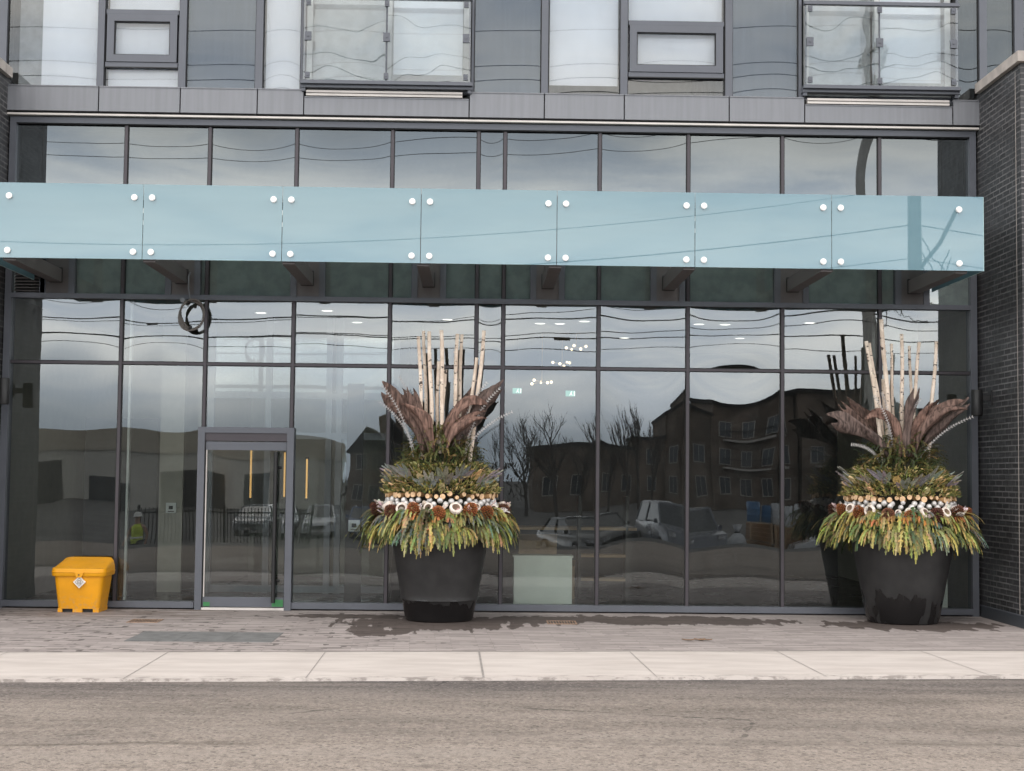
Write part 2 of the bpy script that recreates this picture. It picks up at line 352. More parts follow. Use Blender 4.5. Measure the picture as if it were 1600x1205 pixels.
M['badge'] = plain('white_badge', (.75, .72, .68), .5); M['badgegrey'] = plain('grey_badge_print', (.20, .17, .15), .6)
M['rust'] = plain('rusty_grate_iron', (.30, .205, .15), .8, .1, .3, .3, 20)
M['rubber'] = plain('grey_cable_sheath', (.12, .105, .095), .5)
M['lamp'] = plain('black_lamp_metal', (.020, .020, .021), .45, .2)
M['leaf'] = plain('dry_leaf', (.25, .155, .095), .8)

# ------------------------------------------------------------------ mesh builder
class MB:
    def __init__(s): s.v = []; s.f = []; s.mi = []; s.c = []; s.cur = 0; s.col = None
    def add(s, vs, fs, mi=None):
        o = len(s.v); s.v += [tuple(x) for x in vs]
        for f in fs:
            s.f.append(tuple(i + o for i in f)); s.mi.append(s.cur if mi is None else mi); s.c.append(s.col)
        return s
    def box(s, x0, x1, y0, y1, z0, z1, mi=None):
        if x0 > x1: x0, x1 = x1, x0
        if y0 > y1: y0, y1 = y1, y0
        if z0 > z1: z0, z1 = z1, z0
        v = [(x, y, z) for z in (z0, z1) for y in (y0, y1) for x in (x0, x1)]
        return s.add(v, [(0, 2, 3, 1), (4, 5, 7, 6), (0, 1, 5, 4), (2, 6, 7, 3), (0, 4, 6, 2), (1, 3, 7, 5)], mi)
    def tube(s, pts, rad, n=8, mi=None, cap=True):
        pts = [Vector(p) for p in pts]; k = len(pts)
        if not isinstance(rad, (list, tuple)): rad = [rad] * k
        vs = []; up = None
        for i, p in enumerate(pts):
            d = (pts[min(i + 1, k - 1)] - pts[max(i - 1, 0)])
            d = d.normalized() if d.length > 1e-9 else Vector((0, 0, 1))
            if up is None:
                a = Vector((1, 0, 0)) if abs(d.x) < .9 else Vector((0, 1, 0)); up = d.cross(a).normalized()
            else:
                up = (up - d * up.dot(d)).normalized()
            w = d.cross(up)
            for j in range(n):
                t = 2 * PI * j / n; vs.append(p + (up * math.cos(t) + w * math.sin(t)) * rad[i])
        fs = []
        for i in range(k - 1):
            for j in range(n):
                a = i * n + j; b = i * n + (j + 1) % n; fs.append((a, b, b + n, a + n))
        if cap: fs.append(tuple(range(n))[::-1]); fs.append(tuple((k - 1) * n + j for j in range(n)))
        return s.add(vs, fs, mi)
    def lathe(s, prof, n, c, mi=None, capb=False, capt=False):
        vs = []; k = len(prof)
        for r, z in prof:
            for j in range(n):
                t = 2 * PI * j / n; vs.append((c[0] + r * math.cos(t), c[1] + r * math.sin(t), c[2] + z))
        fs = [(i * n + j, i * n + (j + 1) % n, (i + 1) * n + (j + 1) % n, (i + 1) * n + j) for i in range(k - 1) for j in range(n)]
        if capb: fs.append(tuple(range(n))[::-1])
        if capt: fs.append(tuple((k - 1) * n + j for j in range(n)))
        return s.add(vs, fs, mi)
    def disc(s, c, axis, r, h, n=12, mi=None, mi_end=None):
        a = Vector(axis).normalized(); c = Vector(c)
        b = Vector((0, 0, 1)) if abs(a.z) < .9 else Vector((1, 0, 0)); u = a.cross(b).normalized(); w = a.cross(u)
        vs = [c + (u * math.cos(2 * PI * j / n) + w * math.sin(2 * PI * j / n)) * r + a * (h * e) for e in (-.5, .5) for j in range(n)]
        s.add(vs, [(j, (j + 1) % n, n + (j + 1) % n, n + j) for j in range(n)], mi)
        o = len(s.v) - 2 * n
        for f in (tuple(range(n))[::-1], tuple(range(n, 2 * n))):
            s.f.append(tuple(i + o for i in f)); s.mi.append((s.cur if mi is None else mi) if mi_end is None else mi_end); s.c.append(s.col)
        return s
    def loft(s, secs, mi=None, capb=True, capt=True):
        n = len(secs[0]); vs = [p for q in secs for p in q]
        fs = [(i * n + j, i * n + (j + 1) % n, (i + 1) * n + (j + 1) % n, (i + 1) * n + j) for i in range(len(secs) - 1) for j in range(n)]
        if capb: fs.append(tuple(range(n))[::-1])
        if capt: fs.append(tuple((len(secs) - 1) * n + j for j in range(n)))
        return s.add(vs, fs, mi)
    def prism(s, poly, axis, a0, a1, mi=None):
        """poly: 2-D outline; axis 0/1/2 the extrusion axis"""
        n = len(poly); vs = []
        for a in (a0, a1):
            for p, q in poly: vs.append({0: (a, p, q), 1: (p, a, q), 2: (p, q, a)}[axis])
        fs = [(j, (j + 1) % n, n + (j + 1) % n, n + j) for j in range(n)] + [tuple(range(n))[::-1], tuple(range(n, 2 * n))]
        return s.add(vs, fs, mi)
    def build(s, name, mats, parent=None, smooth=False, fix=True):
        if not isinstance(mats, (list, tuple)): mats = [mats]
        o0 = ORG.get(parent.name, Vector()) if parent else Vector()
        me = bpy.data.meshes.new(name); me.from_pydata([Vector(v) - o0 for v in s.v], [], s.f)
        for m in mats: me.materials.append(m)
        me.polygons.foreach_set('material_index', s.mi)
        if any(c is not None for c in s.c):
            at = me.color_attributes.new('Col', 'FLOAT_COLOR', 'CORNER'); data = []
            for p, c in zip(me.polygons, s.c): data += [*(c or (1, 1, 1)), 1.] * p.loop_total
            at.data.foreach_set('color', data)
        if smooth: me.polygons.foreach_set('use_smooth', [True] * len(me.polygons))
        me.update()
        if fix:
            import bmesh
            bm = bmesh.new(); bm.from_mesh(me); bmesh.ops.recalc_face_normals(bm, faces=bm.faces); bm.to_mesh(me); bm.free()
        if smooth == 'auto': me.set_sharp_from_angle(angle=math.radians(40))
        o = bpy.data.objects.new(name, me); COL.objects.link(o)
        if parent: o.parent = parent
        ORG[o.name] = o0; return o
ORG = {}
def B(*a): return MB().box(*a)
def tag(o, label=None, cat=None, group=None, kind=None):
    for k, v in (('label', label), ('category', cat), ('group', group), ('kind', kind)):
        if v: o[k] = v
    return o
def thing(name, loc, label, cat, group=None):
    o = bpy.data.objects.new(name, None); COL.objects.link(o); o.location = loc; o.empty_display_size = .2
    ORG[o.name] = Vector(loc); return tag(o, label, cat, group)
def pane(name, mat, parent, x0, x1, z0, z1, y=.08, t=.012):
    b = MB(); b.box(x0, x1, y, y + t, z0, z1, 1); b.mi[2] = 0
    return b.build(name, [mat, M['edge']], parent, fix=False)

# ------------------------------------------------------------------ setting: ground
def kerb_y(x): return -4.47 + .087 * (x - .2)
def kerb_n(x): return -6.57 + .087 * (x - .2)
def sheet(name, rows, mat, kind='structure'):
    b = MB(); n = len(rows[0]); b.add([p for r in rows for p in r], [(i * n + j, i * n + j + 1, (i + 1) * n + j + 1, (i + 1) * n + j) for i in range(len(rows) - 1) for j in range(n - 1)])
    o = b.build(name, mat); o['kind'] = kind
    return o
xs = [-30 + 2 * i for i in range(31)]
sheet('paving', [[(x, 9., 0.) for x in xs], [(x, kerb_y(x), 0.) for x in xs]], M['paving'])
# concrete kerb strip with tooled joints
b = MB()
b.add([p for x in xs for p in ((x, kerb_y(x), .0), (x, kerb_n(x), .012), (x, kerb_n(x) - .02, -.05))],
      [f for i in range(len(xs) - 1) for f in ((3 * i, 3 * i + 1, 3 * i + 4, 3 * i + 3), (3 * i + 1, 3 * i + 2, 3 * i + 5, 3 * i + 4))])
o = b.build('kerb', M['concrete']); o['kind'] = 'structure'
b = MB()
jx = [(.02 + 1.54 * i, .016 if i == 0 else .006) for i in range(-9, 10)]
for x, w in jx:
    b.add([(x - w * .6, kerb_y(x), .004), (x + w * .6, kerb_y(x), .004), (x + w * .6 + .04, kerb_n(x), .016), (x - w * .6 + .04, kerb_n(x), .016)], [(0, 1, 2, 3)])
b.add([p for x in (xs[0], xs[-1]) for p in ((x, kerb_y(x) + .012, .004), (x, kerb_y(x) - .010, .004))], [(0, 1, 3, 2)])
o = b.build('kerb_joints', M['joint']); o['kind'] = 'structure'
rx = [-400, -120, -60] + xs + [60, 120, 400]
rows = [[(x, kerb_n(max(-30, min(30, x))) - .018, -.012) for x in rx]]
for y, z in ((-12, -.02), (-17.5, -.04)):
    rows.append([(x, y, z) for x in rx])
sheet('road', rows, M['asphalt'])
M['lot'] = plain('dark_lot_asphalt', (.085, .082, .080), .9, 0, .3, .35, .35, .3, 80)
sheet('parking_lot', [[(x, y, z) for x in rx] for y, z in ((-17.5, -.04), (-19.5, -.05), (-21.2, -.25), (-23, -1.05), (-26, -1.1), (-60, -1.1), (-140, -1.1), (-900, -1.1))], M['lot'])
sheet('ground', [[(-900, 900, -1.6), (900, 900, -1.6)], [(-900, -905, -1.6), (900, -905, -1.6)]], M['dirt'])
b = B(-3.72, -2.17, -3.82, -2.82, -.02, .004)
for i in range(1, 3): b.box(-3.72 + .52 * i - .004, -3.72 + .52 * i + .004, -3.82, -2.82, .004, .006)
o = b.build('path', M['slab']); o['kind'] = 'structure'

# ------------------------------------------------------------------ the building
bld = thing('apartment_building', (0, 0, 0), 'grey apartment building with glazed lobby front and dark brick side walls', 'building')
MX = [-4.75, -3.64, -2.485, -1.21, -.06, .295, 1.565, 2.755, 4.02, 5.33]
XL, XR = -6.28, 6.62
# jambs, head, transom, sill
B(XL, XL + .085, 0, .2, .0, 6.40).build('jamb', M['frame'], bld)
B(XR - .085, XR, 0, .2, .0, 6.40).build('jamb', M['frame'], bld)
B(XL, XR, 0, .2, 6.40, 6.475).build('head_frame', M['frame'], bld)
B(XL + .085, XR - .085, .005, .2, 4.065, 4.13).build('transom', M['frame'], bld)
B(XL + .085, -3.71, .0, .2, .02, .10).build('sill', M['frame'], bld)
B(-2.44, XR - .085, .0, .2, .02, .10).build('sill', M['frame'], bld)
B(XL + .085, XR - .085, .03, .2, 5.05, 5.11).build('transom', M['frame'], bld)
def mull(x, z0, z1):
    b = MB(); b.box(x - .019, x + .019, .045, .2, z0, z1, 0)
    b.box(x - .030, x - .020, .062, .19, z0, z1, 1); b.box(x + .020, x + .030, .062, .19, z0, z1, 1)
    b.build('mullion', [M['mullion'], M['black']], bld)
for x in MX:
    z0 = 2.39 if abs(x + 3.64) < .01 or abs(x + 2.485) < .01 else .10
    if z0 > 1: 
        mull(x, z0, 4.065)
    else: mull(x, z0, 4.065)
    mull(x, 4.13, 5.05); mull(x, 5.11, 6.40)
edges = [XL + .085] + MX + [XR - .085]
for i in range(len(edges) - 1):
    a = edges[i] + (.02 if i else 0); c = edges[i + 1] - (.02 if i < len(edges) - 2 else 0)
    b = MB(); b.box(a, c, .05, .19, 3.205, 3.235, 0); b.box(a, c, .066, .18, 3.235, 3.247, 1); b.box(a, c, .066, .18, 3.193, 3.205, 1)
    b.build('transom_bar', [M['mullion'], M['black']], bld)
    pane('window_pane', M['glass'], bld, a, c, 3.23, 4.065)
    door = i == 2
    z0 = 2.385 if door else .10
    pane('window_pane', M['glass_clear'] if False else M['glass'], bld, a, c, z0, 3.21)
    pane('window_pane', M['glass_band'], bld, a, c, 5.11, 6.40)
    pane('window_pane', M['glass'], bld, a, c, 4.13, 5.05)
    B(a, c, .105, .13, 4.13, 5.05).build('spandrel_panel', M['cleresback'], bld)
B(XL + .085, XR - .085, .02, .05, 6.388, 6.40).build('head_gasket', M['black'], bld)
# upper shadow joint + white flashing
B(-6.31, 6.66, .0, .3, 6.475, 6.49).build('shadow_gap', M['black'], bld)
B(-6.31, 6.64, -.07, .3, 6.49, 6.515).build('drip_flashing', M['flash'], bld)
B(-6.31, 6.64, -.02, .3, 6.515, 6.545).build('shadow_gap', M['black'], bld)
FJ = [-6.34, -5.102, -4.026, -3.007, -2.391, -.194, .807, 1.875, 3.28, 4.293, 6.286, 6.66]
for i in range(len(FJ) - 1):
    x0, x1 = FJ[i] + .008, FJ[i + 1] - .008
    zt = 6.79 if i in (4, 9) else 6.885
    b = MB(); b.box(x0, x1, -.075, .2, 6.545, zt)
    b.box(x0, x1, -.085, -.075, 6.545, 6.553); b.box(x0, x1, -.085, -.075, zt - .013, zt)
    b.build('fascia_panel', M['fascia'], bld)
B(-6.34, 6.66, .0, .19, 6.545, 6.785).build('panel_backing', M['black'], bld)

# second floor -----------------------------------------------------------
ZT = 9.6; Z0 = 6.89
def vpost(x0, x1, z0=Z0, z1=ZT, y=-.03):
    b = MB(); b.box(x0, x1, y, .2, z0, z1, 0); b.box(x0 - .012, x0, .02, .18, z0, z1, 1); b.box(x1, x1 + .012, .02, .18, z0, z1, 1)
    b.build('mullion', [M['frame'], M['black']], bld)
for a, c in ((-6.47, -6.35), (-5.15, -5.06), (-4.07, -3.975), (-3.05, -2.955), (-.17, -.14), (.765, .855), (1.825, 1.92), (3.235, 3.33), (6.67, 6.77), (7.15, 7.27), (4.225, 4.262)):
    vpost(a, c)
vpost(-2.45, -2.42); vpost(6.355, 6.38)
def fixed(x0, x1, z0, z1, mat, blind=None, blind_z=None):
    w = pane('window', mat, bld, x0, x1, z0, z1, .03)
    if blind:
        B(x0 + .01, x1 - .01, .12, .13, blind_z if blind_z else z0 + .01, z1).build('blind', M['blind'], w)
    return w
def opening_window(x0, x1, zz):
    """three-light window stack: fixed light, framed casement, low fixed light"""
    za, zb, zc, zd = zz                                       # rail under top light, rail over low light
    w = pane('window', M['glass_upper'], bld, x0, x1, zb + .025, ZT, .05)
    B(x0, x1, -.005, .12, zb - .03, zb + .03).build('rail', M['frame'], w)
    B(x0, x1, -.005, .12, za - .03, za + .03).build('rail', M['frame'], w)
    f = MB(); fx0, fx1, fz0, fz1 = x0 + .015, x1 - .015, za + .035, zb - .035; t = .095
    f.box(fx0, fx0 + t, -.02, .08, fz0, fz1, 0); f.box(fx1 - t, fx1, -.02, .08, fz0, fz1, 0)
    f.box(fx0 + t, fx1 - t, -.02, .08, fz0, fz0 + t, 0); f.box(fx0 + t, fx1 - t, -.02, .08, fz1 - t, fz1, 0)
    g_ = .012
    f.box(fx0 + t, fx1 - t, .0, .02, fz0 + t, fz0 + t + g_, 1); f.box(fx0 + t, fx1 - t, .0, .02, fz1 - t - g_, fz1 - t, 1)
    f.box(fx0 + t, fx0 + t + g_, .0, .02, fz0 + t + g_, fz1 - t - g_, 1); f.box(fx1 - t - g_, fx1 - t, .0, .02, fz0 + t + g_, fz1 - t - g_, 1)
    f.build('casement_frame', [M['frame'], M['black']], w)
    pane('pane', M['glass_upper'], w, fx0 + t, fx1 - t, fz0 + t, fz1 - t, .03)
    f = MB(); f.box(x0, x1, -.01, .02, zb - .043, zb - .031, 0); f.box(x0, x1, -.01, .02, za - .045, za - .031, 0); f.build('gasket', M['black'], w)
    pane('pane', M['glass_upper'], w, x0, x1, Z0, za - .03, .05)
    B(x0 + .01, x1 - .01, .14, .15, zc, ZT).build('blind', M['blind'], w)
fixed(-6.33, -5.165, Z0, ZT, M['glass_upper'])
B(-5.92, -5.17, .12, .13, Z0 + .01, ZT).build('blind', M['blind'], bld)
B(-6.34, -6.02, .5, .52, Z0, ZT).build('curtain', M['room'], bld)
opening_window(-5.045, -4.085, (7.20, 7.915, 6.91, 0))
fixed(-3.96, -3.065, Z0, ZT, M['glass_spandrel'])
fixed(-2.94, -2.465, Z0, ZT, M['glass_upper'], True)
fixed(-.125, .75, Z0, ZT, M['glass_spandrel'])
fixed(.87, 1.81, Z0, ZT, M['glass_upper'], True, 7.045)
opening_window(1.935, 3.22, (7.18, 7.885, 7.22, 0))
fixed(3.345, 4.21, Z0, ZT, M['glass_spandrel'])
fixed(6.395, 6.655, Z0, ZT, M['glass_band'])
fixed(6.785, 7.135, Z0, ZT, M['glass_band'])
fixed(7.285, 9.0, Z0, ZT, M['glass_band'])
fixed(-9.0, -6.485, Z0, ZT, M['glass_band'])
for x0, x1 in ((-3.97, -3.05), (-.14, .765), (3.33, 4.225)):
    B(x0, x1, .10, .13, Z0, ZT).build('spandrel_panel', M['fascia'], bld)
# sliding doors behind the juliet balconies
def balcony(x0, x1, xm, zt, zb, sill0, sill1):
    d = B(x0 - .02, x1 + .02, .10, .16, Z0, Z0 + .06).build('balcony_door', M['frame'], bld)
    mid = xm + .02
    fr = MB(); w = .075
    for a, c, y in ((x0 + .02, mid + .04, .05), (mid - .04, x1 - .02, .10)):
        fr.box(a, a + w, y, y + .045, Z0 + .07, ZT); fr.box(c - w, c, y, y + .045, Z0 + .07, ZT); fr.box(a + w, c - w, y, y + .045, Z0 + .07, Z0 + .07 + w)
    fr.build('door_frame', M['room'], d)
    pane('pane', M['glass_upper'], d, x0 + .1, mid - .04, Z0 + .14, ZT, .07); pane('pane', M['glass_upper'], d, mid + .04, x1 - .1, Z0 + .14, ZT, .12)
    B(mid + .05, x1 - .11, .24, .25, Z0 + .3, ZT).build('blind', M['blind'], d)
    B(x0 + .1, mid - .03, .30, .31, Z0 + .1, ZT).build('curtain', M['room'], d)
    s = B(x0 + .04, x1 - .1, -.10, .1, sill0, sill1).build('door_sill', M['flash'], d)
    B(x0 + .04, x1 - .1, -.104, -.10, (sill0 + sill1) / 2 - .006, (sill0 + sill1) / 2 + .006).build('sill_groove', M['rubber'], d)
    r = MB(); r.box(x0 - .03, x1 + .03, -.20, -.06, zb - .045, zb); r.box(x0 - .03, x1 + .03, -.14, -.02, zb - .085, zb - .046)
    jb = r.build('juliet_balcony', M['frame'], bld)
    B(x0 - .02, x1 + .02, -.19, -.10, zt, zt + .045).build('top_rail', M['frame'], jb)
    for a, c in ((x0, xm - .012), (xm + .012, x1)):
        pane('glass_panel', M['glass_balcony'], jb, a, c, zb + .012, zt, -.16, .012)
    for x in (x0 + .01, xm, x1 - .01):
        B(x - .012, x + .012, -.145, -.12, zb, zt).build('post', M['frame'], jb)
    for x in (x0 + .06, xm, x1 - .06):
        for z in (zb + .07, (zb + zt) / 2 + .04, zt - .06):
            h = .045 if abs(z - (zb + zt) / 2) < .1 else .03
            b = MB(); b.box(x - h, x + h, -.185, -.165, z - h * 1.3, z + h * 1.3); b.disc((x, -.19, z), (0, 1, 0), .014, .012, 10)
            b.build('clamp', M['frame'], jb)
    B(x0 - .02, x0 + .03, -.12, .0, zb - .13, zb - .05).build('bracket', M['frame'], jb); B(x1 - .03, x1 + .02, -.12, .0, zb - .13, zb - .05).build('bracket', M['frame'], jb)
balcony(-2.40, -.185, -1.30, 8.095, 6.985, 6.80, 6.872)
balcony(4.285, 6.335, 5.28, 8.125, 7.03, 6.80, 6.872)
# rooms upstairs (so that the panes look into something)
b = MB(); b.box(-9, 9, 3.4, 3.5, 6.9, ZT); b.box(-9, 9, .25, 3.4, 6.6, 6.88); b.box(-9, 9, .25, 3.4, ZT - .02, ZT + .2)
for x in (-6.6, -4.0, -2.8, .8, 3.3, 6.6): b.box(x - .05, x + .05, .30, 3.4, 6.88, ZT - .02)
b.build('interior_wall', M['room'], bld)
B(-20, 20, -.05, 6., ZT + .21, ZT + .6).build('roof', M['fascia'], bld)
for x0, x1 in ((-20, -9.), (9., 20)):
    B(x0, x1, -.03, .2, Z0, ZT).build('cladding_panel', M['fascia'], bld)

# entrance door --------------------------------------------------------------
ed = MB(); ed.box(-3.695, -3.605, -.03, .2, .0, 2.31); ed.box(-2.53, -2.44, -.03, .2, .0, 2.31); ed.box(-3.695, -2.44, -.03, .2, 2.31, 2.385)
ed = ed.build('entrance_door', M['frame'], bld)
B(-3.605, -2.53, .0, .15, 2.205, 2.31).build('header_panel', M['mullion'], ed)
B(-3.595, -2.54, .01, .07, 2.085, 2.195).build('door_rail', M['frame'], ed)
B(-3.595, -2.54, .01, .07, .04, .165).build('door_rail', M['frame'], ed)
B(-3.61, -2.53, -.02, .2, .0, .03).build('threshold', M['flash'], ed)
B(-3.59, -3.575, .01, .07, .165, 2.085).build('door_stile', M['flash'], ed)
pane('door_glass', M['glass_clear'], ed, -3.575, -2.54, .165, 2.085, .035)
for x0, x1 in ((-3.605, -3.596), (-2.539, -2.53)): B(x0, x1, .0, .1, .03, 2.205).build('door_gasket', M['black'], ed)
h = MB(); h.tube([(-2.665, -.07, .10), (-2.665, -.07, 2.07)], .028, 10); hd = h.build('handle', M['lamp'], ed, smooth='auto')
for z in (.38, 1.86): MB().tube([(-2.665, -.05, z), (-2.665, .01, z), (-2.60, .012, z)], .018, 8).build('handle_bracket', M['lamp'], hd)
for x0, x1 in ((-3.585, -3.50), (-2.69, -2.545)): B(x0, x1, .0065, .0095, .045, .10 if x0 < -3 else .135).build('tape_patch', M['tape'], ed)
# louvre in the clerestory corner
lv = B(-6.17, -5.80, .10, .12, 4.14, 4.55).build('louvre_vent', M['black'], bld)
for i in range(9):
    z = 4.15 + i * .042
    b = MB(); b.add([(-6.17, .02, z), (-5.82, .02, z), (-5.82, .09, z + .034), (-6.17, .09, z + .034), (-6.17, .02, z + .008), (-5.82, .02, z + .008), (-5.82, .09, z + .042), (-6.17, .09, z + .042)],
                   [(0, 1, 5, 4), (1, 2, 6, 5), (2, 3, 7, 6), (3, 0, 4, 7), (4, 5, 6, 7), (3, 2, 1, 0)])
    b.build('slat', M['beam'], lv)
B(-5.82, -5.76, .0, .15, 4.13, 4.6).build('jamb', M['frame'], bld)
# brick returns at both sides
def brickside(x0, x1, inner, s):
    b = MB(); b.box(x0, x1, -1.62, .30, 0, 6.97, 1)
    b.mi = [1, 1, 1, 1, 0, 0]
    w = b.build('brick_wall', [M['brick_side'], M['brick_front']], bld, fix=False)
    cx0, cx1 = (x0 - .06, x1) if s > 0 else (x0, x1 + .06)
    c = MB()
    for y0, y1 in ((-1.70, -1.18), (-1.175, -.35), (-.345, -.08)):
        c.box(cx0, cx1, y0, y1, 6.97, 7.10)
    c.build('coping', M['coping'], w)
    B(*((inner - .012, inner) if s > 0 else (inner, inner + .012)), -1.62, -.01, .0, .155).build('base_trim', M['trimdark'], w)
    t = MB(); t.box(*((inner - .02, inner - .012) if s > 0 else (inner + .012, inner + .02)), -1.62, -.01, .145, .16); t.build('trim_lip', M['frame'], w)
    B(*((inner - .002, inner) if s > 0 else (inner, inner + .002)), -1.445, -1.43, .16, 6.9).build('control_joint', M['coping'], w)
brickside(6.645, 20, 6.645, 1); brickside(-20, -6.30, -6.30, -1)

# lobby interior ---------------------------------------------------------------
B(-6.3, 6.64, .2, 9, -.03, .02).build('lobby_floor', M['tile'], bld)
B(-6.3, 6.64, .2, 9, 4.12, 4.3).build('lobby_ceiling', M['ceil'], bld)
B(-6.3, 6.64, .25, 9, 6.45, 6.55).build('lobby_ceiling', M['darkwall'], bld)
B(-6.3, 6.64, .6, .65, 4.3, 6.45).build('interior_wall', M['room'], bld)
B(-6.3, -1.0, 6.6, 6.8, .02, 4.12).build('interior_wall', M['beige'], bld)
B(-1.0, 6.64, 8.0, 8.2, .02, 4.12).build('interior_wall', M['darkwall'], bld)
B(-6.4, -6.3, .2, 9, .02, 6.5).build('interior_wall', M['beige'], bld); B(6.64, 6.7, .31, 9, .02, 6.5).build('interior_wall', M['beige'], bld)
B(-6.3, 6.64, 9, 9.2, 0, 6.5).build('interior_wall', M['darkwall'], bld)
B(-1.1, -.9, 3.4, 6.6, .02, 4.12).build('interior_wall', M['darkwall'], bld)
B(-4.705, -4.675, .35, .42, .02, 4.12).build('column', M['white'], bld)
B(5.55, 6.2, 1.3, 1.9, .02, 4.12).build('column', M['room'], bld)
B(-6.0, -4.9, 3.2, 3.4, .02, 2.6).build('interior_wall', M['darkwall'], bld)
B(-4.2, -4.0, 2.7, 6.6, .02, 4.12).build('interior_wall', M['beige'], bld)
# vestibule screen
vf = MB()
for x in (-4.0, -3.15, -2.25, -2.1, -1.25): vf.box(x - .045, x + .045, 2.6, 2.72, .02, 4.12)
for z in (.08, 2.35, 2.95): vf.box(-4.0, -1.2, 2.61, 2.71, z - .05, z + .05)
vf = vf.build('vestibule_screen', M['fascia'], bld)
for x0, x1 in ((-3.955, -3.195), (-3.105, -2.295), (-2.055, -1.295)):
    pane('pane', M['glass_inner'], vf, x0, x1, .13, 2.3, 2.65); pane('pane', M['glass_inner'], vf, x0, x1, 3.0, 4.1, 2.65)
pb = MB(); pb.tube([(-1.88, 2.55, .72), (-1.40, 2.55, .72)], .02, 8); pb.tube([(-1.8, 2.55, .72), (-1.8, 2.62, .72)], .012, 6); pb.tube([(-1.46, 2.55, .72), (-1.46, 2.62, .72)], .012, 6)
pb.build('push_bar', M['brass'], vf)
B(-1.25, -1.15, .25, 2.7, .02, 3.0).build('interior_wall', M['darkwall'], bld)

# ------------------------------------------------------------------ canopy
can = thing('glass_canopy', (.05, -1.05, 4.25), 'long entrance canopy of frosted teal glass panels on steel arms', 'canopy')
CJ = [-5.90, -4.02, -2.375, -.73, .89, 2.54, 4.18, 6.01]
BX = [-5.6, -3.95, -2.30, -.70, .878, 2.48, 4.135, 5.755]
def bolts(p, pts, nrm):
    for q in pts:
        b = MB(); b.disc(Vector(q) + Vector(nrm) * .012, nrm, .037, .024, 16); b.disc(Vector(q) + Vector(nrm) * .028, nrm, .028, .01, 16)
        b.build('bolt', M['bolt'], p)
for i in range(7):
    x0, x1 = CJ[i] + .004, CJ[i + 1] - .004
    b = MB(); b.box(x0, x1, -2.10, -2.085, 4.295, 5.19, 1); b.mi[2] = 0; b.mi[3] = 0
    p = b.build('fascia_glass', [M['teal'], M['teal_edge']], can, fix=False)
    xa = CJ[i] + (.30 if i == 0 else .105); xb = CJ[i + 1] - (.30 if i == 6 else .105)
    bolts(p, [(x, -2.10, z) for x in (xa, xb) for z in (4.38, 5.03)], (0, -1, 0))
for x, s in ((-5.90, -1), (6.01, 1)):
    b = MB(); b.box(x - .0075, x + .0075, -2.084, -.02, 4.295, 5.19, 1); b.mi[4] = 0; b.mi[5] = 0
    p = b.build('fascia_glass', [M['teal'], M['teal_edge']], can, fix=False)
    bolts(p, [(x + .0075 * s, y, z) for y in (-1.8, -.3) for z in (4.38, 5.03)], (s, 0, 0))
for x in BX:
    b = MB(); b.box(x - .075, x + .075, -2.03, -.06, 4.27, 4.44)
    bm = b.build('support_beam', M['beam'], can)
    B(x - .085, x + .085, -.06, -.045, 4.26, 4.46).build('end_plate', M['black'], bm)
    B(x + .02, x + .06, -.045, .0, 4.33, 4.40).build('bracket', M['black'], bm)
    B(x - .06, x + .06, -2.084, -2.03, 4.30, 5.12).build('upright', M['beam'], bm)
    # steel post and niche panel in the clerestory
    B(x - .15, x + .15, .02, .10, 4.13, 5.05).build('niche_panel', M['beam'], bld)
    B(x - .23, x - .15, .0, .12, 4.13, 5.05).build('post', M['frame'], bld); B(x + .15, x + .23, .0, .12, 4.13, 5.05).build('post', M['frame'], bld)
B(-5.88, 5.99, -2.07, -.02, 5.02, 5.06).build('roof_deck', M['deck'], can)
for y in (-1.95, -1.05, -.15): B(-5.88, 5.99, y - .04, y + .04, 4.94, 5.02).build('purlin', M['beam'], can)

# ------------------------------------------------------------------ wall lamps, cable
def wall_lamp(x, s, label):
    t = thing('wall_lamp', (x, -.45, 2.62), label, 'wall lamp', 'cylinder lamps on the brick walls')
    b = MB(); b.lathe([(.0, .0), (.062, .0), (.07, .006), (.075, .03), (.075, .32), (.068, .34), (.0, .342)], 24, (x, -.45, 2.63)); b.build('shade', M['lamp'], t, smooth='auto')
    xw = x + s * .185
    b = MB(); b.box(min(x + s * .07, xw), max(x + s * .07, xw), -.48, -.42, 2.83, 2.90); b.build('arm', M['lamp'], t)
    b = MB(); b.box(min(xw - s * .02, xw), max(xw - s * .02, xw), -.51, -.39, 2.77, 2.96); b.build('back_plate', M['lamp'], t)
wall_lamp(6.458, 1, 'black cylinder wall lamp on the brick wall beside the planter with orange sprigs')
wall_lamp(-6.113, -1, 'black cylinder wall lamp on the brick wall above the yellow bin')
cb = thing('coiled_cable', (-3.79, -.2, 4.4), 'coil of dark cable hanging below the canopy left of the door', 'cable')
b = MB()
for k in range(4):
    pts = []
    for i in range(37):
        a = 2 * PI * i / 36 + .6 * k
        r = .172 + .004 * math.sin(3 * a + k) + .006 * k
        pts.append((-3.79 + (r * .86) * math.cos(a) + .014 * (k - 1.5) * math.sin(a), -.13 - .014 * k, 3.85 + r * math.sin(a) * 1.08 - .01 * (k % 2)))
    b.tube(pts, .0125, 7, cap=False)
b.build('coil', M['rubber'], cb, True)
MB().tube([(-3.84, -.05, 4.42), (-3.85, -.12, 4.36), (-3.845, -.14, 4.2), (-3.82, -.15, 4.07), (-3.79, -.15, 4.02)], .009, 6).build('lead', M['fascia'], cb, True)
b = MB()
for a in (1.9, 4.6): b.disc((-3.79 + .15 * math.cos(a), -.15, 3.85 + .18 * math.sin(a)), (math.sin(a), 0, -math.cos(a)), .035, .03, 10)
b.build('cable_tie', M['black'], cb)
MB().disc((-3.925, -.05, 4.045), (0, 1, 0), .032, .10, 14).build('plug', M['fascia'], cb)

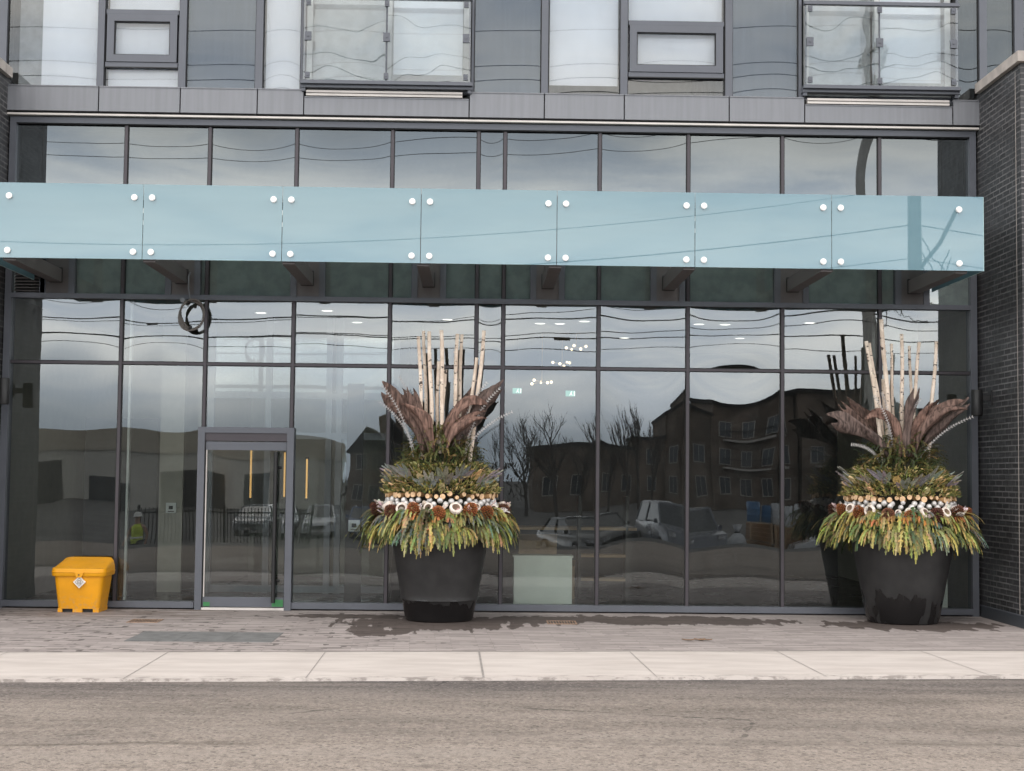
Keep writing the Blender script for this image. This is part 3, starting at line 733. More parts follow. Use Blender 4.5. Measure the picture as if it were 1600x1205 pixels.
# ------------------------------------------------------------------ grit bin
def rrect(cx, cy, hx, hy, r, z, n=5, slope=0., bow=0.):
    pts = []
    for sx, sy, a0 in ((1, 1, 0), (-1, 1, 90), (-1, -1, 180), (1, -1, 270)):
        for i in range(n + 1):
            a = math.radians(a0 + 90 * i / n)
            px = cx + sx * (hx - r) + r * math.cos(a); py = cy + sy * (hy - r) + r * math.sin(a)
            pts.append((px, py, z + slope * (py - cy) / hy))
    return pts
gb = thing('grit_bin', (-5.06, -.30, 0), 'yellow plastic grit bin with lid standing against the glass', 'bin')
cx, cy = -5.06, -.315
body = MB()
secs = [rrect(cx, cy, .262, .23, .05, .045), rrect(cx, cy, .268, .236, .055, .10), rrect(cx, cy, .305, .268, .065, .40), rrect(cx, cy, .310, .272, .07, .47)]
body.loft(secs)
# feet: three blocks leaving two fork slots
for x0, x1 in ((-.258, -.205), (-.07, .05), (.185, .258)): body.box(cx + x0, cx + x1, cy - .229, cy + .225, 0, .05)
o = body.build('body', M['bin'], gb, smooth='auto')
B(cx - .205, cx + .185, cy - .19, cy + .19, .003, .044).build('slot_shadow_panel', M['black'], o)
lid = MB()
lid.loft([rrect(cx, cy, .335, .292, .08, .455), rrect(cx, cy, .345, .302, .09, .470), rrect(cx, cy, .345, .300, .09, .540, slope=.006), rrect(cx, cy, .340, .296, .09, .568, slope=.016),
          rrect(cx + .004, cy + .004, .325, .282, .09, .596, slope=.048), rrect(cx + .008, cy + .012, .30, .255, .08, .612, slope=.062)])
l_ = lid.build('lid', M['binlid'], gb, smooth='auto')
lid = MB(); lid.loft([rrect(cx, cy, .347, .304, .09, .500), rrect(cx, cy, .351, .308, .09, .508), rrect(cx, cy, .347, .304, .09, .516)]); lid.build('rim_bead', M['binlid'], l_, smooth='auto')
la = MB(); la.prism([(-5.10, .51), (-5.07, .445), (-5.01, .445), (-4.98, .51)], 1, cy - .322, cy - .298); la.disc((-5.04, cy - .323, .475), (0, 1, 0), .008, .006, 10, 0); o = la.build('latch', M['binlid'], l_)
MB().disc((-5.04, cy - .328, .478), (0, 1, 0), .008, .008, 10).build('lock_hole', M['black'], o)
def diamond(cx_, cz, r, y0, y1): return MB().prism([(cx_ + r, cz), (cx_, cz + r), (cx_ - r, cz), (cx_, cz - r)], 1, y0, y1)
bz, bx_, by = .385, -5.04, cy - .287
o = diamond(bx_, bz, .078, by - .008, by + .03).build('badge', M['badge'], gb)
diamond(bx_, bz, .055, by - .010, by - .0082).build('badge_border', M['badgegrey'], o)
diamond(bx_, bz, .047, by - .012, by - .0102).build('badge_face', M['badge'], o)
b = MB(); b.disc((bx_, by - .0135, bz), (0, 1, 0), .028, .002, 20); b.build('badge_ring', M['badgegrey'], o)
b = MB(); b.disc((bx_, by - .0155, bz), (0, 1, 0), .019, .002, 20); b.build('badge_centre', M['badge'], o)
b = MB(); b.box(bx_ - .012, bx_ + .012, by - .0185, by - .0168, bz - .003, bz + .003); b.box(bx_ - .003, bx_ + .003, by - .0185, by - .0168, bz - .014, bz - .0035); b.box(bx_ - .003, bx_ + .003, by - .0185, by - .0168, bz + .0035, bz + .014); b.build('badge_emblem', M['badgegrey'], o)

# ------------------------------------------------------------------ drains, leaf litter
def drain(cx, cy, label):
    t = thing('drain_grate', (cx, cy, 0), label, 'drain grate', 'rusty drain grates in the paving')
    B(cx - .17, cx + .17, cy - .19, cy + .19, -.02, .003).build('sump', M['black'], t)
    b = MB()
    for a in ((-.18, .18, -.20, -.175), (-.18, .18, .175, .20), (-.18, -.16, -.175, .175), (.16, .18, -.175, .175)): b.box(cx + a[0], cx + a[1], cy + a[2], cy + a[3], -.02, .008)
    b.build('grate_frame', M['rust'], t)
    b = MB()
    for i in range(9):
        x = cx - .136 + i * .034; b.box(x - .0065, x + .0065, cy - .174, cy + .174, -.01, .007)
    b.build('grate_bars', M['rust'], t)
drain(-3.98, -1.62, 'rusty drain grate in the paving near the yellow bin')
drain(1.03, -1.35, 'rusty drain grate between wet stains right of the left planter')
b = MB()
R_ = random.Random(5)
for k in range(4):
    ox, oy, a = 2.41 + R_.uniform(-.11, .11), -3.32 + R_.uniform(-.06, .06), R_.uniform(0, 3)
    pts = []
    for i in range(5):
        s = i / 4; w = .035 * math.sin(PI * (s * .9 + .08))
        for e in (-1, 0, 1):
            lx, ly = (s - .5) * .14, e * w * .8
            pts.append((ox + lx * math.cos(a) - ly * math.sin(a), oy + lx * math.sin(a) + ly * math.cos(a), .008 + .008 * abs(e) + .008 * (s - .5) ** 2 * 4))
    b.add(pts, [(i * 3 + j, i * 3 + j + 1, i * 3 + j + 4, i * 3 + j + 3) for i in range(4) for j in range(2)])
o = b.build('leaf_litter', M['leaf'], None, True); tag(o, 'few curled orange brown leaves lying on the paving', 'leaves')
o.modifiers.new('thick', 'SOLIDIFY').thickness = .003

# ------------------------------------------------------------------ planters
def pot(cx, cy, z, rb, rt, h, mat, label, band):
    t = thing('planter_pot', (cx, cy, 0), label, 'planter', 'tall charcoal planters by the entrance')
    rr = lambda s: rb + (rt - rb) * s
    prof = [(0, .0), (rb - .03, 0), (rb - .008, .012), (rb, .035)]
    if band: prof += [(rr(.22) - .004, .22 * h), (rr(.235) + .004, .235 * h), (rr(.25) + .010, .245 * h), (rr(.27) + .004, .27 * h)]
    for i in range(3 if band else 1, 9): prof.append((rr(i / 9 * .93), i / 9 * .93 * h))
    prof += [(rr(.94), .94 * h), (rr(.94) + .018, .95 * h), (rr(1) + .018, .985 * h), (rr(1) + .01, h)]
    b = MB(); b.lathe(prof, 64, (cx, cy, 0)); b.build('body', mat, t, smooth='auto')
    b = MB(); b.lathe([(rt + .01, h), (rt - .03, h), (rt - .04, h - .05), (rt - .05, h - .12)], 64, (cx, cy, 0)); b.build('rim', mat, t, smooth='auto')
    b = MB(); b.lathe([(rt - .05, h - .12), (.0, h - .09)], 48, (cx, cy, 0)); b.build('soil', M['soil'], t)
    return t

GREENS = [(.31, .28, .09), (.40, .355, .12), (.235, .23, .08), (.15, .165, .065), (.43, .36, .15), (.085, .10, .045)]
RUST = [(.42, .20, .06), (.40, .24, .09)]
BLUEG = [(.17, .21, .165), (.14, .175, .13)]

def fan(b, R, p, d, L, droop, col, nf=7, w=.0165, open_=1.05):
    """a flat cedar fan: short stem splitting into drooping, scale-tipped fingers"""
    d = Vector(d).normalized(); p = Vector(p); side = d.cross(Vector((0, 0, 1)))
    side = side.normalized() if side.length > .01 else Vector((1, 0, 0))
    side = (side + Vector((R.uniform(-.25, .25), R.uniform(-.25, .25), R.uniform(-.45, .45)))).normalized()
    for f in range(nf):
        e = 2 * f / (nf - 1) - 1; ang = e * .75 * open_ + R.uniform(-.12, .12)
        q = p + d * (L * .28 * (1 - abs(e)) * R.uniform(.5, 1.1)); dd = (d * math.cos(ang) + side * math.sin(ang)).normalized()
        ln = L * (.78 - .26 * abs(e)) * R.uniform(.8, 1.15); n = 5; prev = q; tint = [c * R.uniform(.78, 1.22) for c in col]
        for i in range(n):
            t = (i + 1) / n
            dd = (dd + Vector((R.uniform(-.07, .07), R.uniform(-.07, .07), -droop / n * (.6 + t)))).normalized()
            q = prev + dd * ln / n; nr = side.cross(dd); sd = dd.cross(nr).normalized() if nr.length > .01 else side
            b.col = tuple(c * (.86 + .28 * t) for c in tint)
            w0, w1 = w * (1.15 - .5 * (t - 1 / n)), w * (1.15 - .75 * t)
            b.add([prev - sd * w0, prev + sd * w0, q + sd * w1, q - sd * w1], [(0, 1, 2, 3)])
            for sg in (-1, 1):
                db = (dd + sd * sg * R.uniform(.5, .95) + Vector((0, 0, R.uniform(-.25, .15)))).normalized(); l2 = L * .13 * (1.15 - .6 * t) * R.uniform(.7, 1.3); m_ = prev + db * l2 * .5
                b.col = tuple(c * R.uniform(.78, 1.3) for c in tint)
                wv = db.cross(nr if nr.length > .01 else Vector((0, 0, 1))).normalized() * w * .62
                b.add([prev, m_ + wv, prev + db * l2, m_ - wv], [(0, 1, 2, 3)])
            prev = q
    b.col = None

def spray(b, R, p, d, length, droop, spread, col, n=9, wl=.075, narrow=.009):
    """one flat cedar spray: curved stem with short forked side branchlets, drooping"""
    d = Vector(d).normalized(); pos = Vector(p); prev = pos.copy(); step = length / n
    side = d.cross(Vector((0, 0, 1)))
    side = side.normalized() if side.length > .01 else Vector((1, 0, 0))
    tw = R.uniform(-.5, .5)
    for i in range(n):
        t = (i + 1) / n
        d = (d + Vector((R.uniform(-.08, .08), R.uniform(-.08, .08), -droop / n * (1 + t)))).normalized()
        pos = pos + d * step
        nrm = side.cross(d).normalized()
        sd = (side * math.cos(tw) + nrm * math.sin(tw)).normalized()
        b.col = tuple(c * R.uniform(.8, 1.15) for c in col)
        w = .005
        b.add([prev - sd * w, prev + sd * w, pos + sd * w, pos - sd * w], [(0, 1, 2, 3)])
        ll = wl * (1.05 - .55 * t) * R.uniform(.75, 1.25)
        for s in (-1, 1):
            dirb = (d * .75 + sd * s * spread + nrm * R.uniform(-.25, .25) + Vector((0, 0, -.25))).normalized()
            for q in range(3):
                st = pos + dirb * ll * .22 * q
                dq = (dirb + d * R.uniform(-.1, .5) + sd * s * R.uniform(-.35, .35) + Vector((0, 0, -.15 * q)) + nrm * R.uniform(-.2, .2)).normalized()
                L = ll * (1 - .18 * q) * .8; wv = dq.cross(nrm)
                wv = wv.normalized() * narrow * R.uniform(.8, 1.3)
                e = st + dq * L; m_ = st + dq * L * .45 + nrm * .004
                b.col = tuple(c * R.uniform(.72, 1.25) for c in col)
                b.add([st, m_ + wv, e, m_ - wv], [(0, 1, 2, 3)])
        prev = pos.copy()
    b.col = None

def blade(b, R, p, d, L, w, curve, col, n=4):
    d = Vector(d).normalized(); pos = Vector(p)
    sd = d.cross(Vector((R.uniform(-1, 1), R.uniform(-1, 1), R.uniform(-1, 1))))
    sd = sd.normalized() if sd.length > 1e-3 else Vector((1, 0, 0))
    vs = []
    for i in range(n + 1):
        t = i / n; ww = w * (1 - t) ** .7 + .0008
        vs += [pos - sd * ww, pos + sd * ww]
        d = (d + Vector((0, 0, -curve / n))).normalized(); pos = pos + d * L / n
    b.col = tuple(c * R.uniform(.7, 1.25) for c in col)
    b.add(vs, [(2 * i, 2 * i + 1, 2 * i + 3, 2 * i + 2) for i in range(n)]); b.col = None

def leafshape(b, R, p, d, up, L, W, col, cup=.2, pleat=0., bend=.2, n=6, m=4):
    """pleated or cupped leaf as a small grid"""
    d = Vector(d).normalized(); up = Vector(up); sd = d.cross(up).normalized(); nr = sd.cross(d).normalized(); vs = []
    for i in range(n + 1):
        s = i / n; w = W * (math.sin(PI * min(1, s * .86 + .09)) ** .8)
        c = Vector(p) + d * (L * s) + nr * (bend * L * s * s)
        for j in range(m + 1):
            e = 2 * j / m - 1
            vs.append(c + sd * (e * w) + nr * (cup * W * e * e + (pleat * W * (1 if j % 2 else -1))) + d * (R.uniform(-.02, .02) * L))
    b.col = tuple(c * R.uniform(.85, 1.12) for c in col)
    b.add(vs, [(i * (m + 1) + j, i * (m + 1) + j + 1, (i + 1) * (m + 1) + j + 1, (i + 1) * (m + 1) + j) for i in range(n) for j in range(m)]); b.col = None

def cone_mesh(b, R, c, axis, L, r):
    axis = Vector(axis).normalized(); q = Vector((0, 0, 1)).rotation_difference(axis); base = Vector(c)
    rows, k = 11, 11
    tint = R.choice([(.10, .040, .022), (.075, .03, .02), (.20, .07, .025)])
    for i in range(rows):
        t = (i + .3) / rows; rr = r * (math.sin(PI * (t * .80 + .16)) ** .8)
        for j in range(k):
            a = 2 * PI * (j + .5 * (i % 2)) / k
            o = Vector((rr * .55 * math.cos(a), rr * .55 * math.sin(a), (t - .5) * L)); tip = Vector((rr * 1.1 * math.cos(a), rr * 1.1 * math.sin(a), (t - .5) * L + L * .075))
            tg = Vector((-math.sin(a), math.cos(a), 0)) * rr * .30; dn = Vector((0, 0, -.018))
            b.col = tuple(x * R.uniform(.6, 1.1) for x in tint)
            vs = [base + q @ v for v in (o - tg * .8, o + tg * .8, tip + tg * .8, tip + Vector((math.cos(a), math.sin(a), .3)) * rr * .15, tip - tg * .8)]
            b.add(vs, [(0, 1, 2, 3, 4)])
            b.col = tuple(x * 2.6 for x in tint)
            vs = [base + q @ v for v in (tip + tg * .8, tip + Vector((math.cos(a), math.sin(a), .3)) * rr * .15, tip - tg * .8, tip + dn * .6)]
            b.add(vs, [(0, 1, 2, 3)])
    b.col = None

def arrangement(cx, cy, zo, seed, label, poles, palms, twigs, rust_n, rot):
    R = random.Random(seed)
    t = thing('winter_arrangement', (cx, cy, 1.0 + zo), label, 'arrangement', 'winter arrangements in the planters')
    P = lambda r, a, z: Vector((cx + r * math.cos(a), cy + r * math.sin(a), z + zo))
    # unseen dark core, added so no gaps show between the sprigs
    b = MB(); b.lathe([(.50, .95), (.72, 1.08), (.80, 1.20), (.72, 1.30), (.60, 1.36), (.55, 1.50), (.52, 1.62), (.42, 1.8), (.25, 2.0), (.0, 2.15)], 40, (cx, cy, zo)); b.build('core_mound', M['soil'], t, True)
    # drooping cedar skirt
    b = MB()
    for k in range(330):
        a = 2 * PI * k / 330 + R.uniform(-.05, .05); lay = R.random()
        lob = 1. + .16 * math.sin(5 * a + seed) + .08 * math.sin(11 * a + 2 * seed)
        r0 = .60 + .17 * lay; z0 = 1.37 - .24 * lay ** 1.3 + R.uniform(-.02, .03)
        a2 = a + R.uniform(-.3, .3); d = (math.cos(a2), math.sin(a2), R.uniform(-.25, .40) - .35 * lay)
        u = R.random(); col = R.choice(GREENS) if u < .82 else (R.choice(BLUEG) if u < .92 else R.choice(GREENS[3:]))
        fan(b, R, P(r0, a, z0), d, R.uniform(.30, .45) * lob, R.uniform(1.1, 2.4), col)
    for k in range(130):                              # tips hanging over the pot rim
        a = R.uniform(0, 2 * PI); lob = 1. + .25 * math.sin(5 * a + seed)
        fan(b, R, P(R.uniform(.70, .82), a, R.uniform(1.10, 1.22)), (math.cos(a), math.sin(a), R.uniform(-.9, -.3)), R.uniform(.22, .34) * lob, R.uniform(1.2, 2.2), R.choice(GREENS), 6, .011, .7)
    for k in range(110):
        a = R.uniform(0, 2 * PI)
        fan(b, R, P(R.uniform(.60, .74), a, R.uniform(1.32, 1.37)), (math.cos(a), math.sin(a), R.uniform(.05, .5)), R.uniform(.16, .26), 1.1, R.choice(GREENS[:4] + BLUEG), 6, .009)
    b.build('cedar_skirt', M['leafcol'], t, fix=False)
    for k in range(rust_n):
        a = rot + R.uniform(-2.6, -.5); b = MB()
        fan(b, R, P(R.uniform(.74, .86), a, R.uniform(1.26, 1.34)), (math.cos(a), math.sin(a), .3), R.uniform(.14, .22), 1.6, R.choice(RUST), 7, .012)
        b.build('rusty_sprig', M['leafcol'], t, fix=False)
    # ring of pine cones and pale pods
    n = 30
    for k in range(n):
        a = 2 * PI * k / n + rot + R.uniform(-.07, .07)
        if k % 2 == 0:
            b = MB(); cone_mesh(b, R, P(.80, a, 1.345 + R.uniform(-.03, .03)), (math.cos(a) * .6, math.sin(a) * .6, R.uniform(.3, 1.1)), R.uniform(.17, .22), R.uniform(.066, .08))
            b.build('pine_cone', M['cone'], t, fix=False)
        else:
            ax = Vector((math.cos(a + R.uniform(-.8, .8)), math.sin(a + R.uniform(-.8, .8)), R.uniform(.0, 1.0))).normalized(); c = P(.75, a, 1.375 + R.uniform(-.025, .03)); q = Vector((0, 0, 1)).rotation_difference(ax); s = R.uniform(.7, 1.35)
            pr_ = [(.012, -.05), (.04, -.035), (.055, 0), (.06, .03), (.052, .04), (.036, .038), (.034, .02), (.026, -.01), (.0, -.012)]
            b = MB(); b.lathe([(r * s, z * s) for r, z in pr_[:6]], 14, (0, 0, 0), 0); b.lathe([(r * s, z * s) for r, z in pr_[5:]], 14, (0, 0, 0), 1)
            b.v = [tuple(c + q @ Vector(v)) for v in b.v]
            b.build('seed_pod', [M['pod'], M['podin']], t, True)
    for k in range(70):                                # loose pale chips between the pods
        a = R.uniform(0, 2 * PI); b = MB(); leafshape(b, R, P(R.uniform(.70, .78), a, R.uniform(1.30, 1.41)), (math.cos(a) + R.uniform(-.7, .7), math.sin(a) + R.uniform(-.7, .7), R.uniform(-.2, .8)), (0, 0, 1) if k % 2 else (1, 0, .2), R.uniform(.08, .13), R.uniform(.025, .04), (.72, .63, .56), .5, 0, .4, 4, 2)
        b.build('bark_chip', M['drycol'], t, fix=False)
    # silver balls, two staggered rows
    for row in range(2):
        for k in range(34):
            a = 2 * PI * (k + .5 * row) / 34 + R.uniform(-.04, .04); r = R.uniform(.030, .042); s_ = [(r * math.sin(PI * i / 6) + (0 if 0 < i < 6 else .0005), -r * math.cos(PI * i / 6)) for i in range(7)]
            c = P(.675 - .02 * row, a, 1.435 + .045 * row + R.uniform(-.01, .01)); b = MB(); b.lathe(s_, 9, tuple(c)); b.build('silver_ball', M['silver'], t, True)
    # ring of cut branch slices
    for k in range(46):
        a = 2 * PI * k / 46 + R.uniform(-.03, .03); c = P(.635 + R.uniform(-.02, .03), a, 1.535 + R.uniform(-.022, .022))
        b = MB(); b.disc(c, (math.cos(a + R.uniform(-.25, .25)), math.sin(a + R.uniform(-.25, .25)), R.uniform(-.1, .3)), R.uniform(.023, .037), .09, 12, 0, 1); b.build('branch_slice', [M['bark'], M['cutwood']], t)
    # boxwood & tan leaves collar
    b = MB()
    for k in range(3800):
        a = R.uniform(0, 2 * PI); s = R.random(); z = 1.56 + .36 * s; r = .68 - .20 * s + R.uniform(-.10, .06)
        d = (math.cos(a) + R.uniform(-.8, .8), math.sin(a) + R.uniform(-.8, .8), R.uniform(-.3, 1.2))
        u = R.random(); col = (.12, .135, .045) if u < .34 else ((.24, .225, .075) if u < .62 else ((.42, .35, .12) if u < .82 else (.60, .48, .24)))
        leafshape(b, R, P(r, a, z), d, (R.uniform(-1, 1), R.uniform(-1, 1), R.uniform(.2, 1)), R.uniform(.035, .065), R.uniform(.010, .016), col, .3, 0, .2, 2, 2)
    b.build('boxwood_collar', M['leafcol'], t, fix=False)
    b = MB()
    for k in range(320):
        a = R.uniform(0, 2 * PI); blade(b, R, P(.56, a, R.uniform(1.58, 1.8)), (math.cos(a) + R.uniform(-.3, .3), math.sin(a) + R.uniform(-.3, .3), R.uniform(.4, 1.6)), R.uniform(.12, .24), .006, .6, R.choice([(.50, .41, .20), (.26, .25, .10), (.60, .50, .28)]))
    b.build('dry_grass', M['drycol'], t, fix=False)
    for k in range(17):                                # silver-grey fan leaves
        a = 2 * PI * k / 17 + R.uniform(-.1, .1); b = MB(); nsub = R.choice([3, 4, 5]); g_ = R.choice([(.27, .262, .245), (.34, .33, .31), (.62, .60, .58), (.22, .215, .19)])
        for q in range(nsub):
            da = (q - (nsub - 1) / 2) * .27
            leafshape(b, R, P(.55 + .03 * (k % 2), a, 1.62 + .10 * (k % 3) / 2), (math.cos(a) * .55 - math.sin(a) * da * 1.6, math.sin(a) * .55 + math.cos(a) * da * 1.6, 1.0 - .4 * abs(da)), (math.cos(a), math.sin(a), -.3), R.uniform(.20, .32), R.uniform(.026, .040), g_, .25, .10, .25, 6, 4)
        b.build('silver_leaf', M['drycol'], t, fix=False)
    for k in range(13):                                # cream broad leaves
        a = 2 * PI * k / 13 + R.uniform(-.15, .15); b = MB()
        leafshape(b, R, P(.60, a, 1.57 + .13 * (k % 2) + .02), (math.cos(a) * .6 + R.uniform(-.3, .3), math.sin(a) * .6 + R.uniform(-.3, .3), 1), (math.cos(a), math.sin(a), -.2), R.uniform(.13, .20), R.uniform(.04, .06), R.choice([(.74, .56, .33), (.80, .64, .42), (.62, .43, .22)]), .5, .04, .3, 6, 4)
        b.build('cream_leaf', M['drycol'], t, fix=False)
    # juniper fountain
    b = MB()
    for k in range(250):
        a = R.uniform(0, 2 * PI); s = R.random(); r = .08 + .32 * s
        spray(b, R, P(r, a, 1.80 + .46 * (1 - s) + R.uniform(-.03, .08)), (math.cos(a) * .55 + R.uniform(-.3, .3), math.sin(a) * .55 + R.uniform(-.3, .3), R.uniform(.5, 1.2)), R.uniform(.20, .36), R.uniform(.6, 1.7), .38, R.choice([(.085, .105, .038), (.14, .145, .052), (.18, .165, .062), (.08, .095, .052), (.24, .175, .07)]), 8, .065, .0055)
    for k in range(700):
        a = R.uniform(0, 2 * PI); s = R.random()
        blade(b, R, P(.08 + .36 * s, a, 1.80 + .3 * (1 - s)), (math.cos(a) + R.uniform(-.5, .5), math.sin(a) + R.uniform(-.5, .5), R.uniform(.5, 2.2)), R.uniform(.14, .30), .0045, R.uniform(.3, 1.2), R.choice([(.09, .105, .04), (.16, .16, .06), (.07, .08, .035)]))
    b.build('juniper_tuft', M['leafcol'], t, fix=False)
    # dried palm sheaths: folded boat-shaped leaves, tips curled over
    for (bx, by, th0, th1, pw, L, W, roll, fold) in palms:
        b = MB(); n, m = 18, 8; vs = []; c = Vector((cx + bx, cy + by, 2.06 + zo)); tin = R.choice([(.125, .080, .066), (.105, .075, .066), (.155, .093, .074)])
        ph, az = R.uniform(0, 6), R.uniform(-.25, .25)
        for i in range(n + 1):
            s = i / n; th = math.radians(th0 + (th1 - th0) * s ** pw)
            tg = Vector((math.sin(th) * math.cos(az), math.sin(th) * math.sin(az) + (.25 if by > 0 else -.16) * s, math.cos(th))).normalized()
            if i: c = c + tg * (L / n)
            sd = tg.cross(Vector((0, 1, 0))).normalized(); nr = sd.cross(tg).normalized()
            ro = roll + .9 * (s - .5) * (1 if bx > 0 else -1); sd, nr = sd * math.cos(ro) + nr * math.sin(ro), nr * math.cos(ro) - sd * math.sin(ro)
            w = W * .80 * (1 + .16 * math.sin(11 * s + ph) + .03 * math.sin(17 * s + 2 * ph)) * (.30 + .75 * min(1., s / .55) ** 1.2) * (1. if s < .84 else 1 - 2.6 * (s - .84))
            for j in range(m + 1):
                e = 2 * j / m - 1; curl = e * abs(e)
                vs.append(c + sd * (e * w * (1 - .3 * fold * abs(e)) * (1 + (.22 * math.sin(7 * s + 3 * ph + e) + R.uniform(-.035, .035)) * (abs(e) > .7))) + nr * (fold * w * (abs(e) ** 1.6) * (1.25 if e > 0 else .8)) + nr * (.034 * math.sin(5 * s + 2.6 * e + ph)) + tg * (.075 * math.sin(3.1 * e + ph * 2) * s * s + R.uniform(-.02, .02) * (s > .88)))
        b.col = tin
        b.add(vs, [(i * (m + 1) + j, i * (m + 1) + j + 1, (i + 1) * (m + 1) + j + 1, (i + 1) * (m + 1) + j) for i in range(n) for j in range(m)]); b.col = None
        o = b.build('palm_sheath', M['palm'], t, True, fix=False)
        sm = o.modifiers.new('thick', 'SOLIDIFY'); sm.thickness = .008
    # silver studded twigs
    for (dx, z0, ox, z1, dy) in twigs:
        b = MB(); p0 = Vector((cx + dx, cy - .15, z0 + zo)); p2 = Vector((cx + ox, cy + dy, z1 + zo)); p1 = (p0 + p2) / 2 + Vector((-.10 * (1 if ox > 0 else -1), 0, .10)); pts = []
        for i in range(25):
            s = i / 24; pts.append(p0 * (1 - s) ** 2 + p1 * 2 * s * (1 - s) + p2 * s * s)
        b.col = (.50, .48, .47); b.tube(pts, [.0045 * (1 - .5 * i / 24) for i in range(25)], 5)
        for i in range(3, 25):
            d = (pts[i] - pts[i - 1]).normalized(); sd = d.cross(Vector((0, 1, 0))).normalized()
            for s in (-1, 1):
                e = pts[i] + sd * s * .021 + d * .012
                b.tube([pts[i], e], [.0055, .003], 5)
        b.col = None
        b.build('silver_twig', M['drycol'], t, fix=False)
    # birch poles
    for (bx, tx, ztop, r, yy, kink) in poles:
        b = MB(); pts = []; rad = []
        for i in range(15):
            s = i / 14; z = 1.85 + (ztop - 1.85) * s
            pts.append((cx + bx + (tx - bx) * s + kink * math.sin(PI * s) + .006 * math.sin(9 * s + bx * 20), cy + yy + .008 * math.sin(7 * s + tx * 13), z + zo)); rad.append(r * (1.08 - .16 * s) * (1 + .05 * math.sin(i * 2.3)))
        b.tube(pts, rad, 12, 0); b.mi[-1] = 1
        for q in range(3):
            i = R.randrange(4, 13); a = R.uniform(0, 6.28); c = Vector(pts[i]); d = Vector((math.cos(a), math.sin(a), .5)).normalized(); b.tube([c, c + d * (rad[i] + .014)], [.009, .007], 6, 0)
        b.build('birch_pole', [M['birch'], M['cutwood']], t, True)
    return t

# left planter
LX, LY = -.475, -1.12
pot(LX, LY, 0, .42, .615, 1.07, M['pot_a'], 'charcoal planter with wet glossy base band left of the drain grate', True)
pl = [(-.22, -.295, 3.50, .022, -.12, 0), (-.17, -.24, 3.585, .021, .05, 0), (-.12, -.17, 3.565, .025, -.10, .012), (-.02, -.02, 3.58, .026, -.14, .028), (.0, .035, 3.1, .022, -.05, -.01),
      (-.05, -.055, 3.20, .022, -.02, 0), (.17, .185, 3.545, .025, -.05, -.015), (.20, .235, 3.55, .022, .07, 0), (.33, .51, 3.585, .025, -.10, .02), (.27, .42, 3.25, .022, -.05, .01)]
pa = [(-.20, -.16, -24, -40, 1., .95, .135, .35, .55), (-.13, -.22, -12, -24, 1., .80, .11, -.5, .6), (-.07, -.26, -14, -70, 2.2, .70, .085, .4, .5), (.04, -.24, 4, 105, 2.4, .92, .125, .3, .55),
      (.07, -.34, 14, 80, 1.4, .66, .10, -.4, .6), (.12, -.20, 26, 46, 1., .92, .085, .5, .6), (.16, -.10, 24, 44, 1., 1.05, .12, -.3, .5), (.02, .20, 10, 35, 1., .9, .12, .2, .5), (-.10, .22, -15, -45, 1., .9, .12, .2, .5)]
tw = [(-.34, 2.0, -.72, 2.86, -.30), (-.32, 2.05, -.74, 2.66, -.4), (-.25, 2.1, -.52, 2.98, -.2), (.30, 2.1, .70, 2.84, -.35), (.28, 2.05, .86, 2.56, -.42), (.22, 2.15, .55, 2.92, -.32)]
arrangement(LX, LY, 0, 11, 'tall birch pole arrangement with cedar skirt in the planter nearer the door', pl, pa, tw, 5, .12)
RX_, RY_ = 5.36, -.86
pot(RX_, RY_, 0, .44, .645, 1.07, M['pot_b'], 'charcoal planter with dark water streaks beside the right brick wall', False)
pr2 = [(-.20, -.44, 3.52, .026, -.10, 0), (-.16, -.385, 3.505, .024, -.02, .01), (-.14, -.25, 3.80, .030, -.08, .02), (-.12, -.20, 3.05, .024, .04, 0), (-.05, -.10, 3.50, .020, .02, .0), (.02, .02, 3.62, .025, -.05, 0),
       (.13, .25, 3.52, .023, -.04, -.015), (.14, .15, 3.48, .020, .05, .02), (.33, .46, 3.53, .024, -.06, 0)]
pa2 = [(-.20, -.20, -30, -78, .9, .88, .145, .25, .5), (-.18, -.10, -30, -52, 1., .85, .085, -.5, .6), (-.06, -.26, -6, -120, 2.6, .78, .10, .35, .55), (.02, -.26, 0, 14, 1.2, .80, .095, -.45, .65), (.07, -.24, 6, 60, 3., .70, .08, .6, .6),
       (.12, -.26, 14, 88, 2.0, .92, .125, -.2, .5), (.18, -.12, 26, 52, 1., .92, .125, .35, .5), (.10, .2, 15, 45, 1., .85, .12, .2, .5), (-.12, .22, -15, -50, 1., .85, .12, .2, .5)]
tw2 = [(-.30, 1.98, -.72, 2.20, -.45), (-.12, 2.05, -.42, 2.80, -.40), (-.2, 2.1, -.30, 2.85, -.3), (.22, 2.05, .80, 2.56, -.40), (.05, 2.2, .18, 2.78, -.3)]
arrangement(RX_ - .03, RY_, .02, 23, 'tall birch pole arrangement with orange sprigs in the planter beside the brick wall', pr2, pa2, tw2, 16, .05)

